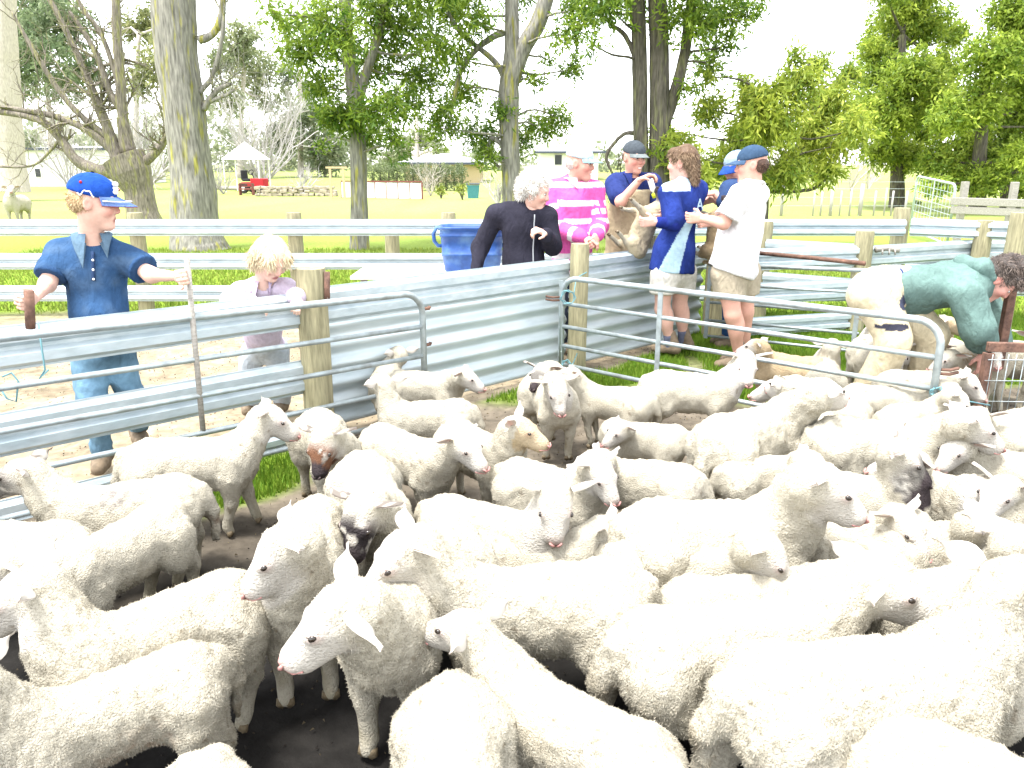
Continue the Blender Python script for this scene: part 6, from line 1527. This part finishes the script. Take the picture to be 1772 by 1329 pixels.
lamb('white lamb with lowered head pointing at a woolly haunch', (1120, 925), (1270, 935), (1320, 955), -20, -38, 1.0, **N2)
lamb('white lamb looking sideways with a dark nostril', (820, 920), (985, 930), (1055, 920), -25, -25, 1.0, **N2)
lamb('white lamb gazing straight out with spread ears', (785, 862), (915, 888), (962, 862), -92, -52, 1.0, **N2)
lamb('white lamb with a stained muzzle looking down', (920, 798), (1000, 815), (1035, 815), -50, -35, .95, **N2)
lamb('white lamb rump with a faint grey patch beside the stained muzzle', (1160, 800), (1060, 790), (1030, 800), 190, -10, .95, **N2, mark=[(-.28, .09, .38, .07, (.35, .32, .27))])
lamb('white lamb with a pink inner ear looking over its neighbour', (715, 755), (755, 765), (800, 770), -35, -22, 1.0, heading=-40, **N2)
lamb('slender white lamb with long upright neck facing the steel wall', (795, 690), (680, 695), (655, 645), 125, 5, 1.0, far=True, **N2, neckr=.9)
lamb('white lamb beside the steel wall with its muzzle low', (690, 640), (770, 642), (805, 652), -12, -20, .92, **N3)
lamb('lamb showing only an ear and poll at the steel wall', (690, 632), (668, 612), (690, 612), 120, 5, .9, heading=100, **N3)
lamb('tan necked lamb with pricked ears and mottled nose', None, (872, 760), (898, 742), -15, -15, .98, heading=-50, face='tan', **N2, eartilt=.7)
lamb('white faced lamb with a dusky nose standing by the grass strip', None, (972, 668), (962, 670), -66, -50, 1.02, heading=-75, **N3)
lamb('mottled faced lamb peering from behind a white faced one', None, (940, 650), (938, 645), -120, -20, .92, heading=-100, face='grey', **N3)
lamb('white lamb with hanging tail behind the white faced one', (1112, 672), (1015, 662), (985, 650), 185, -10, 1.0, **N3)
lamb('small white lamb turning its rounded rump', (1140, 732), (1090, 728), (1075, 745), 200, -20, .82, **N3)
lamb('alert white lamb by the gate looking straight at the photographer', (1140, 640), (1255, 648), (1298, 618), -90, -42, .98, **N3)
lamb('white lamb seen from behind with long straight hind legs', (1250, 722), (1360, 690), (1420, 680), 30, -5, 1.0, **N2)
lamb('white lamb with its rump turned, next to the straight legged one', (1410, 725), (1370, 690), (1360, 670), 110, -5, .98, heading=112, **N2)
lamb('rounded white back between the straight legged lamb and the grey faced lamb', (1300, 790), (1370, 785), (1400, 800), -15, -20, .9, **N2)
lamb('long white lamb along the gate foot behind the grey faced lamb', (1445, 722), (1620, 728), (1680, 735), -10, -25, 1.05, **N2)
lamb('lamb with blackish grey mottled face and one ear up', (1440, 815), (1520, 822), (1560, 790), -22, -32, 1.0, **N2, face='grey', ear=.5, eartilt=.4, tint=(0.41, 0.38, 0.31))
lamb('white lamb in profile with small dark eye beside the grey faced lamb', (1130, 868), (1365, 858), (1418, 838), -8, -25, 1.08, **N2)
lamb('white lamb with broad back behind the grey muzzle', (1700, 835), (1600, 808), (1570, 800), 165, -10, 1.0, **N2)
lamb('white haunch squeezed beside the lamb in profile with small dark eye', (1420, 905), (1370, 885), (1350, 880), 150, -10, .92, heading=130, **N2)
lamb('white lamb with downturned poll between the grey faced lamb and curly lamb', (1465, 895), (1540, 890), (1560, 905), -60, -30, .95, **N2)
lamb('curly white lamb with one ear hanging beside the downturned poll', (1600, 905), (1680, 905), (1700, 915), -20, -25, .98, **N2, lock=1.3)
lamb('white lamb looking back towards the grey faced lamb', (1800, 850), (1740, 840), (1735, 850), -150, -20, 1.0, **N2)
lamb('curly necked white lamb above the largest lamb', (1640, 985), (1730, 960), (1760, 940), 20, -10, 1.0, **N2, lock=1.3)
lamb('white lamb laying its chin over the backs near the curled lamb', (1800, 790), (1700, 770), (1660, 775), 200, -25, .95, **N2)
lamb('white lamb half hidden beyond the neck of the largest lamb', (1720, 1090), (1850, 1060), (1900, 1020), 10, -10, 1.0, **N2)
# ---- behind the gate
GB = 'lambs packed behind the tube gate'
lamb('tan stained lamb rump just behind the tube gate', (1350, 622), (1320, 605), (1310, 600), 150, -10, .95, heading=140, **N3, tint=(0.38, 0.29, 0.18), group=GB)
lamb('white lamb behind the gate rails next to the tan rump', (1410, 628), (1430, 610), (1440, 600), 60, -10, .95, heading=70, **N3, group=GB)
lamb('woolly lamb below the stooping person, rump turned', (1490, 590), (1510, 572), (1520, 560), 70, -10, 1.0, heading=72, **N3, group=GB)
lamb('white faced lamb looking out under the stooping person', None, (1560, 600), (1552, 608), -97, -50, 1.0, heading=-80, **N3, group=GB)
lamb('tan faced lamb beside the rounded gate end', None, (1630, 590), (1612, 605), -150, -20, .95, heading=-110, face='tan', **N3, group=GB, tint=(0.40, 0.34, 0.24))
lamb('long white back pressed against the gate rails', (1480, 665), (1590, 668), (1640, 672), -5, -25, 1.0, **N3, group=GB)
lamb('white lamb with a dark eye behind the gate end tube', (1560, 640), (1640, 640), (1672, 660), -35, -30, .98, **N3, group=GB)
lamb('white lamb pushing its muzzle under the gate twine', (1560, 700), (1620, 690), (1655, 690), -30, -40, .9, **N3, group=GB)
lamb('creamy lamb with a folded pink ear below the mesh hurdle', (1650, 720), (1700, 722), (1690, 728), -120, -25, .98, heading=15, **N3)
lamb('tightly curled lamb at the foot of the rusty mesh hurdle', (1740, 715), (1800, 700), (1850, 700), 10, -10, 1.05, **N3, lock=1.5, tint=(0.42, 0.39, 0.31))
lamb('white lamb flank crossing behind the straight legged lamb', (1480, 690), (1370, 690), (1340, 672), 175, -10, 1.0, **N3)
lamb('patchy brown fleeced lamb beyond the gate end', (1700, 605), (1650, 612), (1640, 620), 190, -20, .95, **N3, group=GB, mark=[(0, 0, .45, .2, (.3, .2, .1))])
lamb('brown faced lamb between the stooping person arms and legs', None, (1630, 555), (1640, 560), -20, -10, 1.0, heading=-30, face='tan', **N3, group=GB, tint=(0.38, 0.32, 0.23))
lamb('lamb inside the mesh hurdle showing through the wires', (1760, 640), (1815, 598), (1800, 590), -100, -15, 1.05, heading=-60, **N3, group=GB)
lamb('white lamb in the back pen under the green sleeve', (1690, 640), (1728, 606), (1715, 612), -100, -15, .98, heading=-70, **N3, group=GB)
# ---- the sheep alone in the paddock
lamb('lone woolly sheep standing in the far paddock', None, (34, 345), (36, 338), -60, -5, 1.0, heading=-85, res=.02, wool=3000)
r_ = LAMBS[-1]; r_.name = 'sheep'; r_['category'] = 'sheep'; q = GT(33, 385); r_.location = (q.x, q.y, q.z); r_.scale = (1.45, 1.45, 1.45)
# ------------------------------------------------------------------ lambs held up on the steel wall
from mathutils import Quaternion
def held(label, rump, up, belly, s, **kw):
    """rump: world point of the tail end; up: direction of the spine towards the head; belly: direction the legs point"""
    x = Vector(up).normalized(); z = -Vector(belly); z = (z - x * z.dot(x)).normalized(); y = z.cross(x)
    m = Matrix((x, y, z)).transposed().to_4x4(); q = m.to_quaternion()
    org = Vector(rump) - q @ (V(-.33, 0, .37) * s)
    return lamb(label, None, None, None, kw.pop('hy', 0), kw.pop('hp', 20), s, frame=(org, q), **kw)
held('cream lamb held upright against the navy shirt with its legs up', A(1094, 446, 6.50), V(.36, .0, .93), V(-.9, -.35, .25), .72, hy=10, hp=-50, headoff=(.21, 0, .05), face='grey', res=.013, wool=5000, tint=(.46, .39, .27), muck=.1, legs=[.06, -.02, .10, .04])
held('tan lamb held upright between the navy shirt and the white shirt', A(1240, 450, 6.42), V(.0, .0, 1), V(-.6, .8, .1), .66, hy=10, hp=-50, face='grey', res=.014, wool=4000, tint=(.33, .25, .15), muck=.1)
